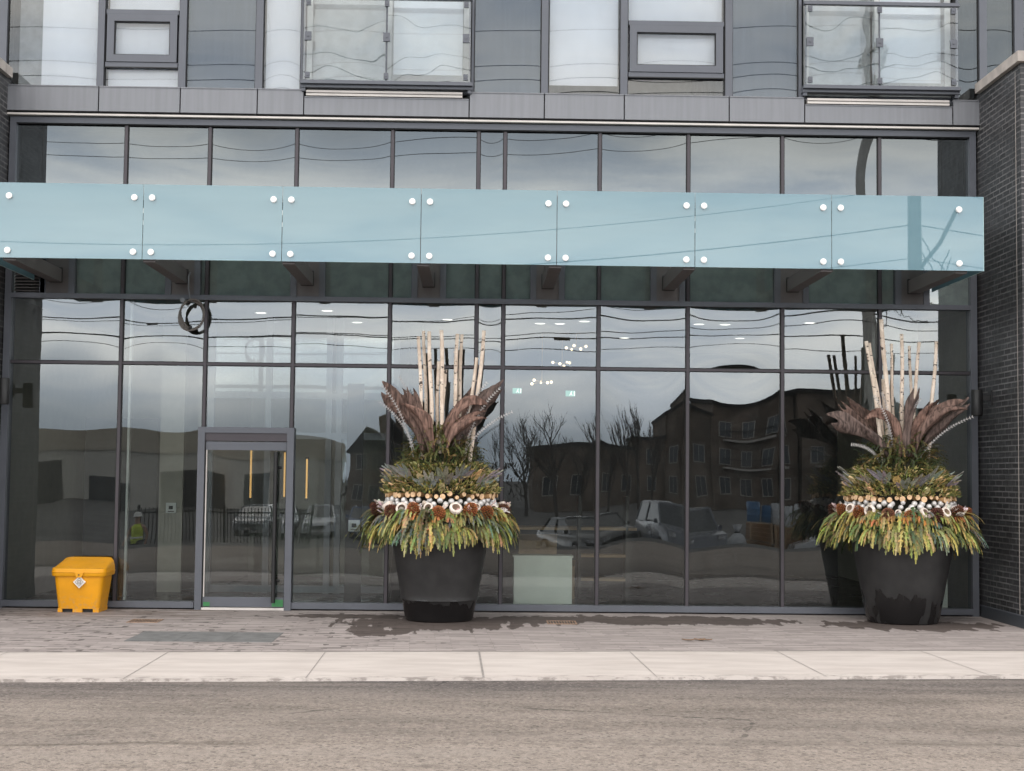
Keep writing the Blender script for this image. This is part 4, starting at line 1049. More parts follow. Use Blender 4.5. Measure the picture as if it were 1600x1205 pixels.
# ------------------------------------------------------------------ things inside the lobby
t = thing('display_plinth', (.87, .55, .02), 'pale white box plinth just behind the glass near the window centre', 'plinth')
B(.48, 1.26, .40, .80, .02, .70).build('body', M['plinth'], t); B(.465, 1.275, .385, .815, .70, .725).build('top', M['plinth'], t)
t = thing('display_plinth', (6.0, .6, .02), 'pale box plinth behind the glass beside the right planter', 'plinth')
B(5.72, 6.33, .42, .8, .02, .60).build('body', M['plinth'], t); B(5.71, 6.34, .41, .81, .60, .62).build('top', M['plinth'], t)
def carton(x, y, z, w, d, h, label):
    t = thing('cardboard_box', (x, y, z), label, 'box')
    B(x - w / 2, x + w / 2, y - d / 2, y + d / 2, z, z + h).build('carton', M['card'], t)
    b = MB(); b.add([(x - w / 2, y - d / 2, z + h), (x + w / 2, y - d / 2, z + h), (x + w / 2, y - d * .8, z + h + .09), (x - w / 2, y - d * .8, z + h + .09), (x - w / 2, y - d / 2 + .006, z + h), (x + w / 2, y - d / 2 + .006, z + h), (x + w / 2, y - d * .8 + .006, z + h + .094), (x - w / 2, y - d * .8 + .006, z + h + .094)], [(0, 1, 2, 3), (7, 6, 5, 4), (0, 3, 7, 4), (1, 5, 6, 2), (3, 2, 6, 7)]); b.build('flap', M['card'], t)
    B(x - .03, x + .03, y - d / 2 - .004, y - d / 2 - .001, z + h * .5, z + h).build('packing_tape', M['wood'], t)
carton(.86, 2.2, .50, .55, .4, .36, 'open brown cardboard box behind the pale plinth')
carton(1.0, 2.3, .02, .8, .5, .47, 'closed brown cardboard box underneath the open one')
t = thing('work_table', (1.3, 3.4, .02), 'long wooden table inside the lobby behind the boxes', 'table')
B(.3, 2.4, 3.0, 3.8, .98, 1.02).build('table_top', M['wood'], t)
for x in (.4, 2.3):
    for y in (3.08, 3.72): B(x - .03, x + .03, y - .03, y + .03, .02, .98).build('leg', M['dkfurn'], t)
t = thing('shelf_rack', (1.85, 2.7, .02), 'dark shelf rack with pale boards inside the lobby', 'shelf')
for x in (1.5, 2.2): B(x - .02, x + .02, 2.5, 2.9, .02, 1.5).build('upright', M['dkfurn'], t)
for z in (.25, .6, 1.0): B(1.52, 2.18, 2.5, 2.9, z, z + .04).build('shelf', M['wood'], t)
def keypad(x, y, z, label):
    t = thing('wall_panel', (x, y, z), label, 'wall panel'); B(x - .075, x + .075, y - .03, y, z - .075, z + .075).build('housing', M['white'], t); B(x - .03, x + .03, y - .036, y - .03, z - .02, z + .03).build('screen', M['dkfurn'], t); B(x - .045, x + .045, y - .034, y - .03, z - .06, z - .045).build('label_strip', M['badgegrey'], t)
keypad(-4.56, 2.65, 1.26, 'white square wall panel inside left of the entrance door')
keypad(-1.66, .35, 1.10, 'white square wall panel inside right of the entrance door')
B(-4.75, -4.4, 2.66, 2.75, .02, 4.1).build('interior_wall', M['beige'], bld)
B(-1.78, -1.56, .352, .40, .02, 3.0).build('interior_wall', M['darkwall'], bld)
for k, (x, z0, z1, y, lb) in enumerate(((-3.6, 1.40, 2.28, 4.0, 'glowing amber strip light seen through the door glass, furthest left'), (-3.07, 1.42, 2.12, 4.0, 'glowing amber strip light beside the black door handle'), (-2.72, 1.40, 2.02, 4.0, 'glowing amber strip light right of the entrance door'))):
    t = thing('strip_light', (x, y, z0), lb, 'strip light', 'amber strip lights in the lobby')
    B(x - .012, x + .012, y, y + .03, z0, z1).build('tube', M['warm'], t); B(x - .025, x + .025, y + .03, y + .06, z0 - .03, z1 + .03).build('channel', M['dkfurn'], t)
lights = [(-2.2, 1.6), (-1.9, 3.2), (.9, 3.0), (1.2, 3.0), (1.55, 2.6), (3.3, 2.8), (3.7, 2.8), (4.9, 2.4), (-.5, 2.6), (-3.2, 2.), (2.4, 5.2), (4.3, 5.0)]
for k, (x, y) in enumerate(lights):
    t = thing('downlight', (x, y, 4.12), 'small white recessed downlight in the lobby ceiling', 'downlight', 'recessed ceiling downlights')
    b = MB(); b.lathe([(.075, -.004), (.095, -.012), (.10, 0)], 18, (x, y, 4.12)); b.build('trim_ring', M['white'], t); b = MB(); b.disc((x, y, 4.116), (0, 0, 1), .074, .006, 18); b.build('lens', M['down'], t)
def chandelier(x, y, z, label, seed):
    R = random.Random(seed); t = thing('chandelier', (x, y, z), label, 'chandelier', 'bulb chandeliers in the lobby')
    b = MB(); b.tube([(x, y, 4.11), (x, y, z)], .01, 6); bul = []
    for i in range(5):
        a = i * PI / 2.5 + R.random(); p = Vector((x + .16 * math.cos(a), y + .16 * math.sin(a), z + R.uniform(-.035, .035))); b.tube([(x, y, z), tuple(p)], .007, 5); bul.append(p)
    b.build('stem', M['brass'], t)
    for p in bul:
        b = MB(); b.lathe([(.001, -.024), (.017, -.017), (.024, 0), (.017, .017), (.001, .024)], 10, tuple(p)); b.build('bulb', M['bulb'], t, True)
chandelier(1.55, 4.5, 3.88, 'chandelier of warm bulbs, highest and right of the three', 1)
chandelier(1.38, 5.6, 3.70, 'chandelier of warm bulbs hanging midway of the three', 2)
chandelier(1.0, 4.6, 3.32, 'chandelier of warm bulbs hanging lowest, above the tables', 3)
for x, y, z, lb in ((1.42, 3.8, 3.05, 'green lit exit sign with white figure right of the left planter poles'), (.62, 5.5, 3.18, 'green lit exit sign deeper in the lobby behind the left planter')):
    t = thing('exit_sign', (x, y, z), lb, 'exit sign', 'lit exit signs'); B(x - .075, x + .075, y, y + .03, z, z + .09).build('lightbox', M['exit'], t)
    q = .6; b = MB(); b.disc((x + .018, y - .004, z + .071), (0, 1, 0), .008, .004, 10); b.prism([(x + q * a_, z + q * c_) for a_, c_ in ((.0, .10), (.035, .10), (.03, .06), (.06, .03), (.045, .02), (.015, .05), (-.02, .02), (-.035, .03), (.0, .06))], 1, y - .005, y - .001)
    b.box(x + .054, x + .07, y - .005, y - .001, z + .01, z + .078); b.build('figure', M['exitw'], t); MB().tube([(x, y + .015, z + .09), (x, y + .015, 4.12)], .006, 6).build('hanger', M['dkfurn'], t)

# ------------------------------------------------------------------ across the road (seen mirrored in the glass)
GZ = -1.1
M['polewood'] = plain('grey_weathered_pole', (.55, .53, .50), .9, 0, .2, .2, 3, vstretch=(1, 1, .1))
M['wire'] = plain('black_wire', (.012, .012, .012), .6)
M['beigeclad'] = plain('beige_cladding', (.40, .36, .30), .8, 0, .2, .06, .3)
M['paleclad'] = plain('pale_cladding', (.46, .44, .40), .8, 0, .2, .06, .3)
M['brownbrick'] = plain('brown_townhouse_brick', (.135, .105, .086), .9, 0, .2, .35, .6)
M['darkroof'] = plain('dark_roof_shingle', (.025, .024, .025), .9, 0, .2, .2, 1.)
M['housewin'] = plain('dark_window_glass', (.03, .035, .04), .1, 0, .6, .1)
M['trimw'] = plain('pale_trim', (.36, .33, .31), .7)
M['twig'] = plain('bare_branch', (.055, .045, .04), .9)
M['tyre'] = plain('tyre_rubber', (.018, .018, .018), .8)
M['carglass'] = plain('car_window', (.025, .03, .035), .06, 0, .8, .05)
M['chrome'] = plain('bright_metal', (.55, .55, .56), .2, .8)
M['lampred'] = plain('red_tail_lens', (.35, .015, .012), .3)
def carpaint(n, c): return plain(n, c, .28, .1, .5, .03, 1, coat=.6)

def add_wire(z, y, thick, sag, extra):
    b = MB()
    for x0, x1 in ((-69, -28), (-28, 10.4), (10.4, 49)):
        pts = []
        for i in range(25):
            s = i / 24; pts.append((x0 + (x1 - x0) * s, y, z - sag * 4 * s * (1 - s)))
        b.tube(pts, thick, 5)
    o = b.build('overhead_wire', M['wire'], None, True)
    tag(o, 'dark overhead wire strung between the utility poles across the road', 'wire', 'overhead wires across the road')
    for x in extra:
        s = (x + 28) / 38.4; zz = z - sag * 4 * s * (1 - s)
        MB().disc((x, y, zz - .02), (1, 0, .05), .045, .40, 10).build('splice_sleeve', M['wire'], o)
for a in ((5.35, -20.15, .010, .25, ()), (5.72, -20.2, .016, .35, (2.1,)), (6.30, -20.1, .020, .42, (-8.9,)), (6.05, -19.8, .012, .7, ()), (7.15, -20.3, .010, 1.35, ()), (7.95, -20.2, .012, 1.5, ()), (8.9, -20.25, .008, 1.7, ()),
          (11.2, -19.7, .009, 1.1, ()), (11.9, -20.3, .009, 1.3, ()), (12.2, -19.5, .013, .45, ()), (12.75, -20., .013, .5, ()), (13.2, -20.5, .013, .4, ()), (14.1, -20., .012, .5, ())): add_wire(*a)
def pole(x, label):
    t = thing('utility_pole', (x, -20, -.05), label, 'utility pole', 'wooden utility poles across the road')
    b = MB(); b.tube([(x, -20.22, -.1), (x + .02, -20.22, 7.), (x, -20.22, 15)], [.19, .165, .13], 14); b.build('shaft', M['polewood'], t, 'auto')
    b = MB()
    for z in (13.0, 12.1): b.box(x - .05, x + .05, -21.1, -19.3, z, z + .11)
    b.build('crossarm', M['polewood'], t)
    b = MB()
    for z in (13.13, 12.23):
        for y in (-20.95, -20.55, -19.85, -19.45): b.lathe([(.02, 0), (.05, .03), (.03, .06), (.05, .09), (.03, .13), (.0, .14)], 8, (x, y, z))
    b.build('insulators', M['trimw'], t)
    b = MB(); b.tube([(x + .15, -20.2, 6.9), (x + .6, -20.1, 7.5), (x + 1.0, -20.1, 8.3)], .05, 8); b.build('brace', M['polewood'], t)
    b = MB()
    R = random.Random(int(x * 7))
    for q in range(5):
        p0 = Vector((x + .15, -20.05, 6.2 + .35 * q)); p3 = Vector((x + R.uniform(.6, 1.7), -20.05, 6.0 + R.uniform(0, 1.4)))
        b.tube([p0 * (1 - s) + p3 * s + Vector((0, 0, -R.uniform(.3, .6) * math.sin(PI * s))) for s in [i / 12 for i in range(13)]], .014, 5)
    b.build('drop_loop', M['wire'], t)
pole(10.4, 'wooden utility pole with angled brace mirrored in the right end of the canopy glass')
pole(-28, 'wooden utility pole further left along the road'); pole(49, 'wooden utility pole further right along the road')

def windows(parent, x0, x1, y, zs, nx, w, h, sill=True):
    for z in zs:
        for i in range(nx):
            x = x0 + (x1 - x0) * (i + .5) / nx
            f = MB(); f.box(x - w / 2 - .08, x + w / 2 + .08, y, y + .12, z - .08, z + h + .08); f = f.build('window', M['trimw'], parent)
            b = MB()
            b.box(x - w / 2, x - .03, y + .12, y + .13, z, z + h); b.box(x + .03, x + w / 2, y + .12, y + .13, z, z + h); b.build('pane', M['housewin'], f)
# low beige commercial building
t = thing('commercial_building', (-36, -112, GZ), 'low beige commercial building mirrored in the glass left of the door', 'building')
B(-62, -14, -130, -110, GZ, 3.6).build('wall', M['paleclad'], t); B(-62.2, -13.8, -130.2, -109.8, 3.6, 5.6).build('parapet', M['beigeclad'], t)
for x0, x1, z in ((-38.5, -36, 2.6), (-33, -30, 1.2), (-27, -22, 2.0), (-20, -17.5, 2.2), (-48, -43, 2.4)): B(x0, x1, -109.98, -109.9, GZ, z).build('loading_door', M['darkwall'], t)
# gabled dark house
def house(x0, x1, y, zw, zr, label, mat):
    t = thing('house', ((x0 + x1) / 2, y, GZ), label, 'house')
    B(x0, x1, y - 10, y, GZ, zw).build('wall', mat, t); xm = (x0 + x1) / 2
    b = MB(); b.prism([(x0 - .5, zw), (x1 + .5, zw), (xm, zr)], 1, y - 10.4, y + .4); r = b.build('roof', M['darkroof'], t)
    B(xm + 1, xm + 1.7, y - 4, y - 3.3, zw + .3, zr + .7).build('chimney', M['brownbrick'], r)
    windows(t, x0 + .4, x1 - .4, y, (GZ + 1., GZ + 3.8), 2, 1.0, 1.3)
house(-11.3, -7.2, -108, 4.2, 6.6, 'narrow dark gabled house across the lot', M['brownbrick'])
house(-6.6, -2.5, -112, 3.2, 5.2, 'smaller dark gabled house beside the narrow one', M['brownbrick'])
# townhouse row stepping up to the right
t = thing('townhouse_row', (26, -110, GZ), 'brown brick townhouse row stepping up to the right, mirrored in the glass', 'building')
for i, (x0, x1, z, dy) in enumerate(((4.4, 12.7, 4.4, 0), (12.7, 16.6, 5.6, .6), (16.6, 19.2, 7.9, 1.0), (19.2, 27, 9.2, 1.4), (27.2, 35, 9.5, 2.2), (35.2, 46, 9.2, 1.4))):
    B(x0, x1, -124, -110 + dy, GZ, z).build('wall', M['brownbrick'], t)
    b = MB(); b.box(x0 - .15, x1 + .15, -124, -109.6 + dy, z, z + .35); b.build('roof', M['darkroof'], t)
    n = max(1, int((x1 - x0) / 2.2)); zs = [q for q in (.2, 3.1, 6.0) if q + 2. < z]
    windows(t, x0 + .2, x1 - .2, -110 + dy, zs, n, 1.15, 1.5)
    if i > 2:
        for q in zs[1:]:
            bb = B(x0 + 1.2, x1 - 1.2, -110 + dy, -108.4 + dy, q - .5, q - .3).build('balcony', M['trimw'], t)
            r = MB(); r.box(x0 + 1.2, x1 - 1.2, -108.5 + dy, -108.42 + dy, q + .5, q + .58)
            for k in range(int((x1 - x0 - 2.4) / .35) + 1): r.box(x0 + 1.2 + k * .35, x0 + 1.24 + k * .35, -108.48 + dy, -108.44 + dy, q - .3, q + .5)
            r.build('railing', M['darkroof'], bb)
# bare trees
def twigs_mesh(R, h, spread, depth):
    tr, cr = MB(), MB()
    def grow(p, d, L, r, lv):
        pts = [p]; q = Vector(p); dd = Vector(d)
        for i in range(3):
            dd = (dd + Vector((R.uniform(-.14, .14), R.uniform(-.14, .14), R.uniform(-.02, .12)))).normalized(); q = q + dd * L / 3; pts.append(q.copy())
        (tr if lv == 0 else cr).tube(pts, [r, r * .88, r * .78, r * .66], 6 if lv < 2 else 3, cap=False)
        if lv >= depth: return
        for i in range(4 if lv else 6):
            s = R.uniform(.35, 1.); j = min(2, int(s * 3)); pp = pts[j] + (pts[j + 1] - pts[j]) * (s * 3 - j if s < 1 else 1)
            nd = (dd + Vector((R.uniform(-1, 1), R.uniform(-1, 1), R.uniform(-.1, .7))) * spread).normalized()
            grow(pp, nd, L * R.uniform(.5, .75), r * .5, lv + 1)
    grow(Vector((0, 0, 0)), Vector((0, 0, 1)), h * .48, h * .022, 0)
    return tr, cr
protos = []
for s_, (h, spv, dp) in enumerate(((7.2, .75, 4), (8.6, .28, 4), (6.4, .9, 4))):
    tr, cr = twigs_mesh(random.Random(40 + s_), h, spv, dp); protos.append((tr, cr))
made = {}
for k, (x, y, kd, s, lb) in enumerate(((3.2, -92, 0, 1., 'bare spreading tree, leftmost of those beside the townhouses'), (5.6, -88, 0, 1.08, 'bare spreading tree with the widest crown beside the townhouses'), (7.6, -90, 2, 1.1, 'low bare tree in front of the townhouses'),
                         (9.4, -86, 1, 1.0, 'slim upright bare poplar, left of the pair'), (10.6, -86, 1, 1.06, 'slim upright bare poplar, right of the pair'), (12.4, -89, 1, .92, 'short upright bare tree at the townhouse corner'), (-6., -84, 2, .95, 'bare tree in front of the gabled houses'), (.6, -96, 2, .8, 'small bare tree far back in the lot'))):
    t = thing('bare_tree', (x, y, GZ), lb, 'tree', 'bare trees across the lot'); t.scale = (s, s, s); t.rotation_euler = (0, 0, k * 1.3)
    if kd not in made:
        tr, cr = protos[kd]; tr.v = [(v[0] + x, v[1] + y, v[2] + GZ) for v in tr.v]; cr.v = [(v[0] + x, v[1] + y, v[2] + GZ) for v in cr.v]
        made[kd] = (tr.build('trunk', M['twig'], t, fix=False), cr.build('crown', M['twig'], t, fix=False))
    else:
        for q in made[kd]:
            c_ = q.copy(); COL.objects.link(c_); c_.parent = t
# scrubby hedge line behind everything (one mass)
b = MB(); R = random.Random(3)
for k in range(5200):
    x = R.uniform(-95, 75); h = 3.0 + 1.2 * math.sin(x * .21) + 1.0 * math.sin(x * .53 + 1)
    z = GZ + h * R.random() ** .8; y = -118 - R.uniform(12, 20); s = R.uniform(.15, .5)
    d = Vector((R.uniform(-1, 1), R.uniform(-.4, .4), R.uniform(.2, 1.6))).normalized() * s * 1.6; e = Vector((R.uniform(-1, 1), 0, R.uniform(-1, 1))) * s * .35
    p = Vector((x, y, z)); b.add([p - e, p + e, p + d + e * .4, p + d - e * .4], [(0, 1, 2, 3)])
o = b.build('tree_line', M['twig'], None, fix=False); o['kind'] = 'stuff'; o['label'] = 'dark scrubby tree line far behind the parking lot'; o['category'] = 'trees'

# vehicles ---------------------------------------------------------------
def car(x, y, rz, paint, label, van=False):
    t = thing('parked_car', (x, y, GZ), label, 'car', 'vehicles parked across the road'); t.rotation_euler = (0, 0, rz)
    ORG[t.name] = Vector((0, 0, 0)); H = 1.92 if van else 1.5; L = 2.35; W = .93
    if van: prof = [(-L, .42), (-L, 1.0), (-L + .05, 1.12), (L - .95, 1.16), (L - .1, 1.02), (L, .85), (L, .40)]
    else: prof = [(-L, .38), (-L, .82), (-L + .15, .95), (L - 1.1, .96), (L - .15, .78), (L, .62), (L, .36)]
    zb = .30; secs = []
    for yy, ins in ((-W, .07), (-W + .05, 0), (W - .05, 0), (W, .07)):
        secs.append([(px * (1 - ins * .4), yy, zb + (pz - zb) * (1 - ins)) for px, pz in [(-L, zb)] + prof + [(L, zb)]])
    b = MB(); b.loft(secs); body = b.build('body', paint, t, 'auto')
    zc = 1.15 if van else .95
    x0, x1, x2, x3 = ((-L + .08, -L + .25, .55, 1.35) if van else (-L + .45, -L + 1.1, .25, 1.15))
    lo_ = [(x0, -W + .06, zc - .02), (x3, -W + .06, zc - .02), (x3, W - .06, zc - .02), (x0, W - .06, zc - .02)]
    hi_ = [(x1, -W + .22, H - .06), (x2, -W + .22, H - .06), (x2, W - .22, H - .06), (x1, W - .22, H - .06)]
    b = MB(); b.loft([lo_, hi_]); b.build('windows', M['carglass'], t)
    hh = [(p[0] * .99, p[1] * 1.03, H - .062) for p in hi_]; top = [(p[0] * .93, p[1] * .9, H) for p in hi_]
    b = MB(); b.loft([hh, top]); b.build('roof', paint, t)
    b = MB()
    for i in range(4): b.tube([lo_[i], hi_[i]], .045, 6)
    for s in (-1, 1): xm = (x1 + x2) / 2; b.tube([(xm, s * (W - .05), zc), (xm, s * (W - .21), H - .06)], .04, 6)
    b.build('window_pillars', paint, t)
    for wx in (-L + .85, L - .9):
        for s in (-1, 1):
            b = MB(); b.disc((wx, s * (W - .10), .34), (0, 1, 0), .345, .23, 24); wh = b.build('wheel', M['tyre'], t)
            b = MB(); b.disc((wx, s * (W + .018), .34), (0, 1, 0), .21, .02, 16); b.build('rim', M['chrome'], wh)
    for s in (-1, 1):
        B(L - .06, L + .005, s * .5, s * .82, .62 if not van else .82, .76 if not van else .98).build('headlight', M['chrome'], t)
        B(-L - .005, -L + .06, s * .55, s * .84, .68, .90).build('tail_light', M['lampred'], t)
        b = MB(); b.disc((x3 - .25, s * (W + .09), zc + .06), (1, .2, 0), .09, .08, 10); b.build('side_mirror', paint, t)
    B(L - .02, L + .02, -.42, .42, .44, .60).build('grille', M['dkfurn'], t)
    B(L, L + .012, -.20, .20, .33, .42).build('number_plate', M['trimw'], t); B(-L - .012, -L, -.20, .20, .50, .60).build('number_plate', M['trimw'], t)
    return t
silver = carpaint('silver_car_paint', (.13, .14, .17)); white = carpaint('white_car_paint', (.42, .43, .45)); blue = carpaint('blue_car_paint', (.06, .10, .22)); black = carpaint('black_car_paint', (.018, .018, .02)); bronze = carpaint('grey_car_paint', (.13, .14, .15))
car(6.6, -30.5, math.radians(78), silver, 'tall silver van facing the building across the road', True)
car(3.6, -33, math.radians(70), black, 'black car parked beside the silver van')
car(12.4, -28.5, math.radians(184), white, 'white car with its tail to the left beside the tanks')
for i, (x, y, a, p_, lb) in enumerate(((-7.6, -50, 85, white, 'white car in the far row left of the blue car'), (-10.2, -51, 92, bronze, 'grey car at the left end of the far row'), (-5.0, -50.5, 88, blue, 'blue car in the far row'), (-2.4, -50, 86, silver, 'silver car in the far row right of the blue car'), (.2, -51, 94, black, 'black car at the right end of the far row'))):
    car(x, y, math.radians(a), p_, lb, i == 3)
# builder's yard by the kerb
tankblue = plain('blue_plastic_tank', (.04, .13, .28), .4); tankwhite = plain('white_plastic_tank', (.50, .52, .55), .5)
def crate(x, y, z, w, d, h, label):
    t = thing('wooden_crate', (x, y, z), label, 'crate', 'wooden crates in the yard'); b = MB()
    for i in range(4): zz = z + .03 + i * (h - .06) / 4; b.box(x - w / 2, x + w / 2, y + d / 2 - .02, y + d / 2, zz, zz + (h - .06) / 4 - .03); b.box(x - w / 2, x + w / 2, y - d / 2, y - d / 2 + .02, zz, zz + (h - .06) / 4 - .03); b.box(x - w / 2, x - w / 2 + .02, y - d / 2 + .021, y + d / 2 - .021, zz, zz + (h - .06) / 4 - .03); b.box(x + w / 2 - .02, x + w / 2, y - d / 2 + .021, y + d / 2 - .021, zz, zz + (h - .06) / 4 - .03)
    b.build('slats', M['woodbrown'], t); B(x - w / 2 + .021, x + w / 2 - .021, y - d / 2 + .021, y + d / 2 - .021, z, z + h - .04).build('contents', M['card'], t)
    b = MB()
    for sx in (-1, 1): b.box(x + sx * (w / 2 - .05) - .04, x + sx * (w / 2 - .05) + .04, y + d / 2, y + d / 2 + .025, z, z + h)
    b.build('battens', M['wood'], t)
crate(9.4, -30.2, GZ, .95, .9, .68, 'bottom left wooden crate under the blue tank'); crate(10.45, -30.2, GZ, .95, .9, .66, 'bottom right wooden crate under the white tanks')
crate(9.5, -30.25, GZ + .68, .95, .9, .68, 'upper left wooden crate carrying the blue tank'); crate(10.5, -30.25, GZ + .66, .95, .9, .68, 'upper right wooden crate carrying the white tanks')
def tank(x, z, r, h, mt, label):
    t = thing('plastic_drum', (x, -30.25, z), label, 'drum', 'plastic drums on the crates'); b = MB()
    b.lathe([(.0, 0), (r * .9, 0), (r, .04), (r, h * .32), (r * 1.04, h * .34), (r, h * .37), (r, h * .64), (r * 1.04, h * .66), (r, h * .69), (r, h - .05), (r * .9, h), (.0, h)], 18, (x, -30.25, z)); b.build('body', mt, t, 'auto'); b = MB(); b.disc((x + r * .45, -30.25, z + h + .01), (0, 0, 1), .05, .03, 10); b.build('cap', M['tyre'], t)
tank(9.25, GZ + 1.37, .27, .72, tankblue, 'tall blue plastic drum on the upper left crate'); tank(9.78, GZ + 1.37, .2, .6, tankblue, 'smaller blue plastic drum beside the tall one'); tank(10.2, GZ + 1.35, .2, .68, tankwhite, 'white plastic drum next to the blue ones'); tank(10.66, GZ + 1.35, .21, .72, tankwhite, 'white plastic drum at the right end')
t = thing('white_sack', (8.5, -29.6, GZ), 'tied white bulk sack standing left of the crates', 'sack')
b = MB(); b.lathe([(.0, 0), (.38, .0), (.44, .12), (.42, .5), (.30, .8), (.11, .95), (.10, 1.05), (.20, 1.25), (.0, 1.2)], 16, (8.5, -29.6, GZ)); b.build('body', tankwhite, t, True)
b = MB(); b.lathe([(.115, .95), (.125, .98), (.115, 1.01)], 12, (8.5, -29.6, GZ)); b.build('tie', M['tyre'], t)
# picket fence
t = thing('metal_fence', (-7.7, -25, GZ), 'black metal picket fence mirrored beside the entrance door', 'fence')
b = MB(); b.box(-10, -5.2, -25.02, -24.98, .62, .67); b.box(-10, -5.2, -25.02, -24.98, -.98, -.93); b.build('rails', M['lamp'], t)
b = MB()
for i in range(41): b.box(-9.98 + i * .118, -9.955 + i * .118, -25.012, -24.988, GZ, .80)
b.build('pickets', M['lamp'], t)
for x in (-10.05, -7.6, -5.15): B(x - .04, x + .04, -25.04, -24.96, GZ, .9).build('post', M['lamp'], t)

# person in hi-vis walking ---------------------------------------------------
M['skin'] = plain('skin', (.42, .25, .18), .6); M['hivis'] = plain('hi_vis_fabric', (.50, .62, .04), .7); M['trouser'] = plain('dark_trousers', (.025, .027, .033), .9); M['reflect'] = plain('silver_tape', (.6, .6, .58), .3); M['boot'] = plain('brown_boots', (.06, .035, .02), .7); M['hat'] = plain('white_helmet', (.7, .7, .68), .35)
def skinned(name, verts, edges, radii, mat_, parent, root=0, sub=2):
    me = bpy.data.meshes.new(name); me.from_pydata([Vector(v) for v in verts], edges, []); me.materials.append(mat_)
    o = bpy.data.objects.new(name, me); COL.objects.link(o); o.parent = parent
    o.modifiers.new('skin', 'SKIN').use_smooth_shade = True
    sv = me.skin_vertices[0].data
    for i, r in enumerate(radii): sv[i].radius = (r, r) if not isinstance(r, tuple) else r
    sv[root].use_root = True
    s = o.modifiers.new('sub', 'SUBSURF'); s.levels = sub; s.render_levels = sub
    return o
t = thing('person', (-9.8, -23.9, GZ + .02), 'person walking in a yellow hi-vis vest and dark trousers, mirrored left of the door', 'person'); t.rotation_euler = (0, 0, math.radians(200))
V, E_, Rr = [], [], []
def jv(p, r, par=None):
    V.append(p); Rr.append(r)
    if par is not None: E_.append((par, len(V) - 1))
    return len(V) - 1
pel = jv((0, 0, .95), .13); sp1 = jv((0, .01, 1.12), .125, pel); ch = jv((0, .02, 1.30), .14, sp1); nk = jv((0, .0, 1.45), .06, ch); hd0 = jv((0, -.01, 1.53), .065, nk); hd1 = jv((0, -.02, 1.63), .095, hd0); hd2 = jv((0, -.015, 1.70), .07, hd1)
for s, fwd in ((-1, .30), (1, -.28)):
    hip = jv((.09 * s, 0, .90), .09, pel); kn = jv((.10 * s, -fwd * .55 - .03, .50), .06, hip); an = jv((.10 * s, -fwd + (.12 if fwd < 0 else 0), .10), .04, kn); ft = jv((.11 * s, -fwd - .10, .045), .042, an); jv((.11 * s, -fwd - .18, .035), .03, ft)
    sh = jv((.19 * s, .01, 1.38), .06, ch); el = jv((.25 * s, fwd * .35 + .03, 1.11), .042, sh); wr = jv((.25 * s, fwd * .7 - .10, .89), .030, el); pm = jv((.245 * s, fwd * .75 - .12, .83), .034, wr)
    for q in range(4):
        f1 = jv((.245 * s, fwd * .75 - .155 + .022 * q, .78 - .004 * abs(q - 1.5)), .010, pm); jv((.235 * s, fwd * .75 - .16 + .022 * q, .735 + .006 * abs(q - 1.5)), .008, f1)
    jv((.215 * s, fwd * .75 - .15, .81), .010, pm)
body = skinned('body', V, E_, Rr, M['skin'], t)
b = MB()
for s in (-1, 1): b.disc((.035 * s, -.105, 1.635), (0, 1, 0), .012, .02, 8)
ORG[t.name] = Vector(); b.build('eyes', M['lamp'], t); MB().tube([(0, -.10, 1.63), (0, -.135, 1.60), (0, -.105, 1.592)], [.01, .014, .012], 6).build('nose', M['skin'], t, True)
b = MB(); b.lathe([(.13, 1.665), (.15, 1.66), (.118, 1.675), (.112, 1.73), (.08, 1.785), (.0, 1.80)], 18, (0, -.015, 0)); b.build('helmet', M['hat'], t, 'auto')
b = MB(); b.lathe([(.175, .88), (.175, 1.0), (.165, 1.12), (.18, 1.28), (.17, 1.38), (.09, 1.45)], 18, (0, .01, 0)); vest = b.build('vest', M['hivis'], t, True)
b = MB(); b.lathe([(.181, 1.02), (.178, 1.07)], 18, (0, .01, 0)); b.build('vest_band', M['reflect'], vest)
tv, te, trr = [], [], []
V, E_, Rr = [], [], []
pel = jv((0, 0, .95), .15)
for s, fwd in ((-1, .30), (1, -.28)):
    hip = jv((.09 * s, 0, .88), .105, pel); kn = jv((.10 * s, -fwd * .55 - .03, .50), .078, hip); jv((.10 * s, -fwd + (.12 if fwd < 0 else 0), .11), .066, kn)
skinned('trousers', V, E_, Rr, M['trouser'], t)
for s, fwd in ((-1, .30), (1, -.28)):
    b = MB(); y0 = -fwd + (.12 if fwd < 0 else 0)
    b.tube([(.10 * s, y0, .17), (.10 * s, y0, .07), (.11 * s, -fwd - .09, .05), (.11 * s, -fwd - .20, .04)], [.06, .062, .055, .04], 10); b.build('boot', M['boot'], t, True)
#@@END@@


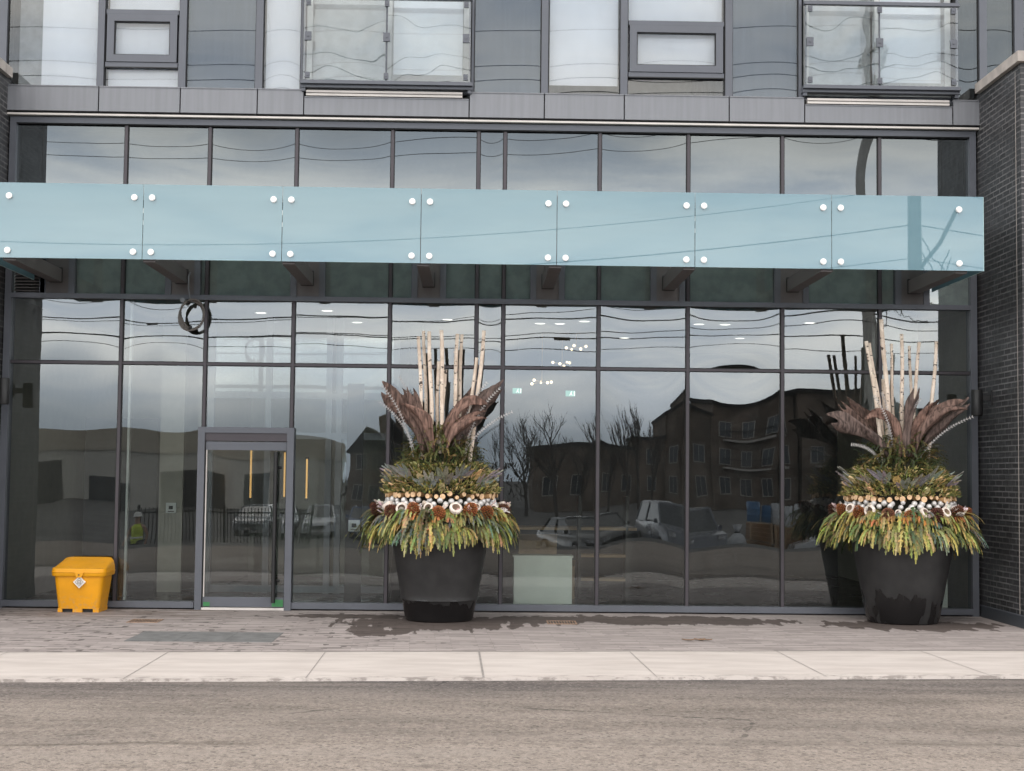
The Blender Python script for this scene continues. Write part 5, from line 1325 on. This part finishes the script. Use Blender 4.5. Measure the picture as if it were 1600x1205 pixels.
# ------------------------------------------------------------------ sky, sun, camera
w = bpy.data.worlds.new('World'); sc.world = w; w.use_nodes = True
nt = w.node_tree; nt.nodes.clear(); g = G(nt)
SUN_EL, SUN_AZ = math.radians(52), math.radians(205)           # sun behind the camera, a little to the left
sky = g.n('ShaderNodeTexSky', sky_type='NISHITA'); sky.sun_disc = False; sky.sun_elevation = SUN_EL; sky.sun_rotation = SUN_AZ
bg1 = g.n('ShaderNodeBackground'); g.l(sky.outputs[0], bg1.inputs[0]); bg1.inputs[1].default_value = .1
tc = g.n('ShaderNodeTexCoord').outputs['Generated']
sp = g.n('ShaderNodeSeparateXYZ'); g.l(tc, sp.inputs[0])
cl = g.noise(g.map(tc, (2.2, 2.2, 11)), 1.9, 6, .58, 0, .4)
c = g.mix(g.ramp(cl, .32, .68), (.74, .80, .90), (1.26, 1.23, 1.19))
c = g.mix(1., c, g.mix(g.ramp(sp.outputs[2], .115, .27), (3.35, 3.32, 3.25), (1.22, 1.18, 1.12)), 'MULTIPLY')
low = g.math('ADD', sp.outputs[2], g.math('MULTIPLY', g.math('SUBTRACT', g.noise(g.map(tc, (3, 3, 5)), 1.3, 4), .5), .07))
c = g.mix(g.ramp(low, .025, .085, .9, 0.), c, (.86, 1.0, 1.16))
bg2 = g.n('ShaderNodeBackground'); g.l(c, bg2.inputs[0]); bg2.inputs[1].default_value = 1.05
mx = g.n('ShaderNodeMixShader'); mx.inputs[0].default_value = .93
g.l(bg1.outputs[0], mx.inputs[1]); g.l(bg2.outputs[0], mx.inputs[2])
out = g.n('ShaderNodeOutputWorld'); g.l(mx.outputs[0], out.inputs[0])
ld = bpy.data.lights.new('sun', 'SUN'); ld.energy = .75; ld.angle = math.radians(25); ld.color = (1., .945, .875)
lo = bpy.data.objects.new('sun', ld); COL.objects.link(lo)
sd = Vector((math.sin(SUN_AZ) * math.cos(SUN_EL), math.cos(SUN_AZ) * math.cos(SUN_EL), math.sin(SUN_EL)))
lo.rotation_euler = sd.to_track_quat('Z', 'Y').to_euler()

cam = bpy.data.cameras.new('camera'); co = bpy.data.objects.new('camera', cam); COL.objects.link(co)
cam.sensor_width = 36; cam.lens = 36 * 2368 / 1600; cam.clip_end = 3000; cam.clip_start = .1
co.matrix_world = Matrix.Translation((0, -20, 1.77)) @ Matrix.Rotation(-math.radians(1.2), 4, 'Z') @ Matrix.Rotation(math.radians(90 + 3.46), 4, 'X') @ Matrix.Rotation(.0110, 4, 'Z')
sc.camera = co
sc.view_settings.view_transform = 'Standard'; sc.view_settings.look = 'None'; sc.view_settings.gamma = 1; sc.view_settings.exposure = .42
sc.cycles.use_denoising = True
sc.cycles.max_bounces = 10; sc.cycles.transparent_max_bounces = 16; sc.cycles.glossy_bounces = 5; sc.cycles.sample_clamp_indirect = 8
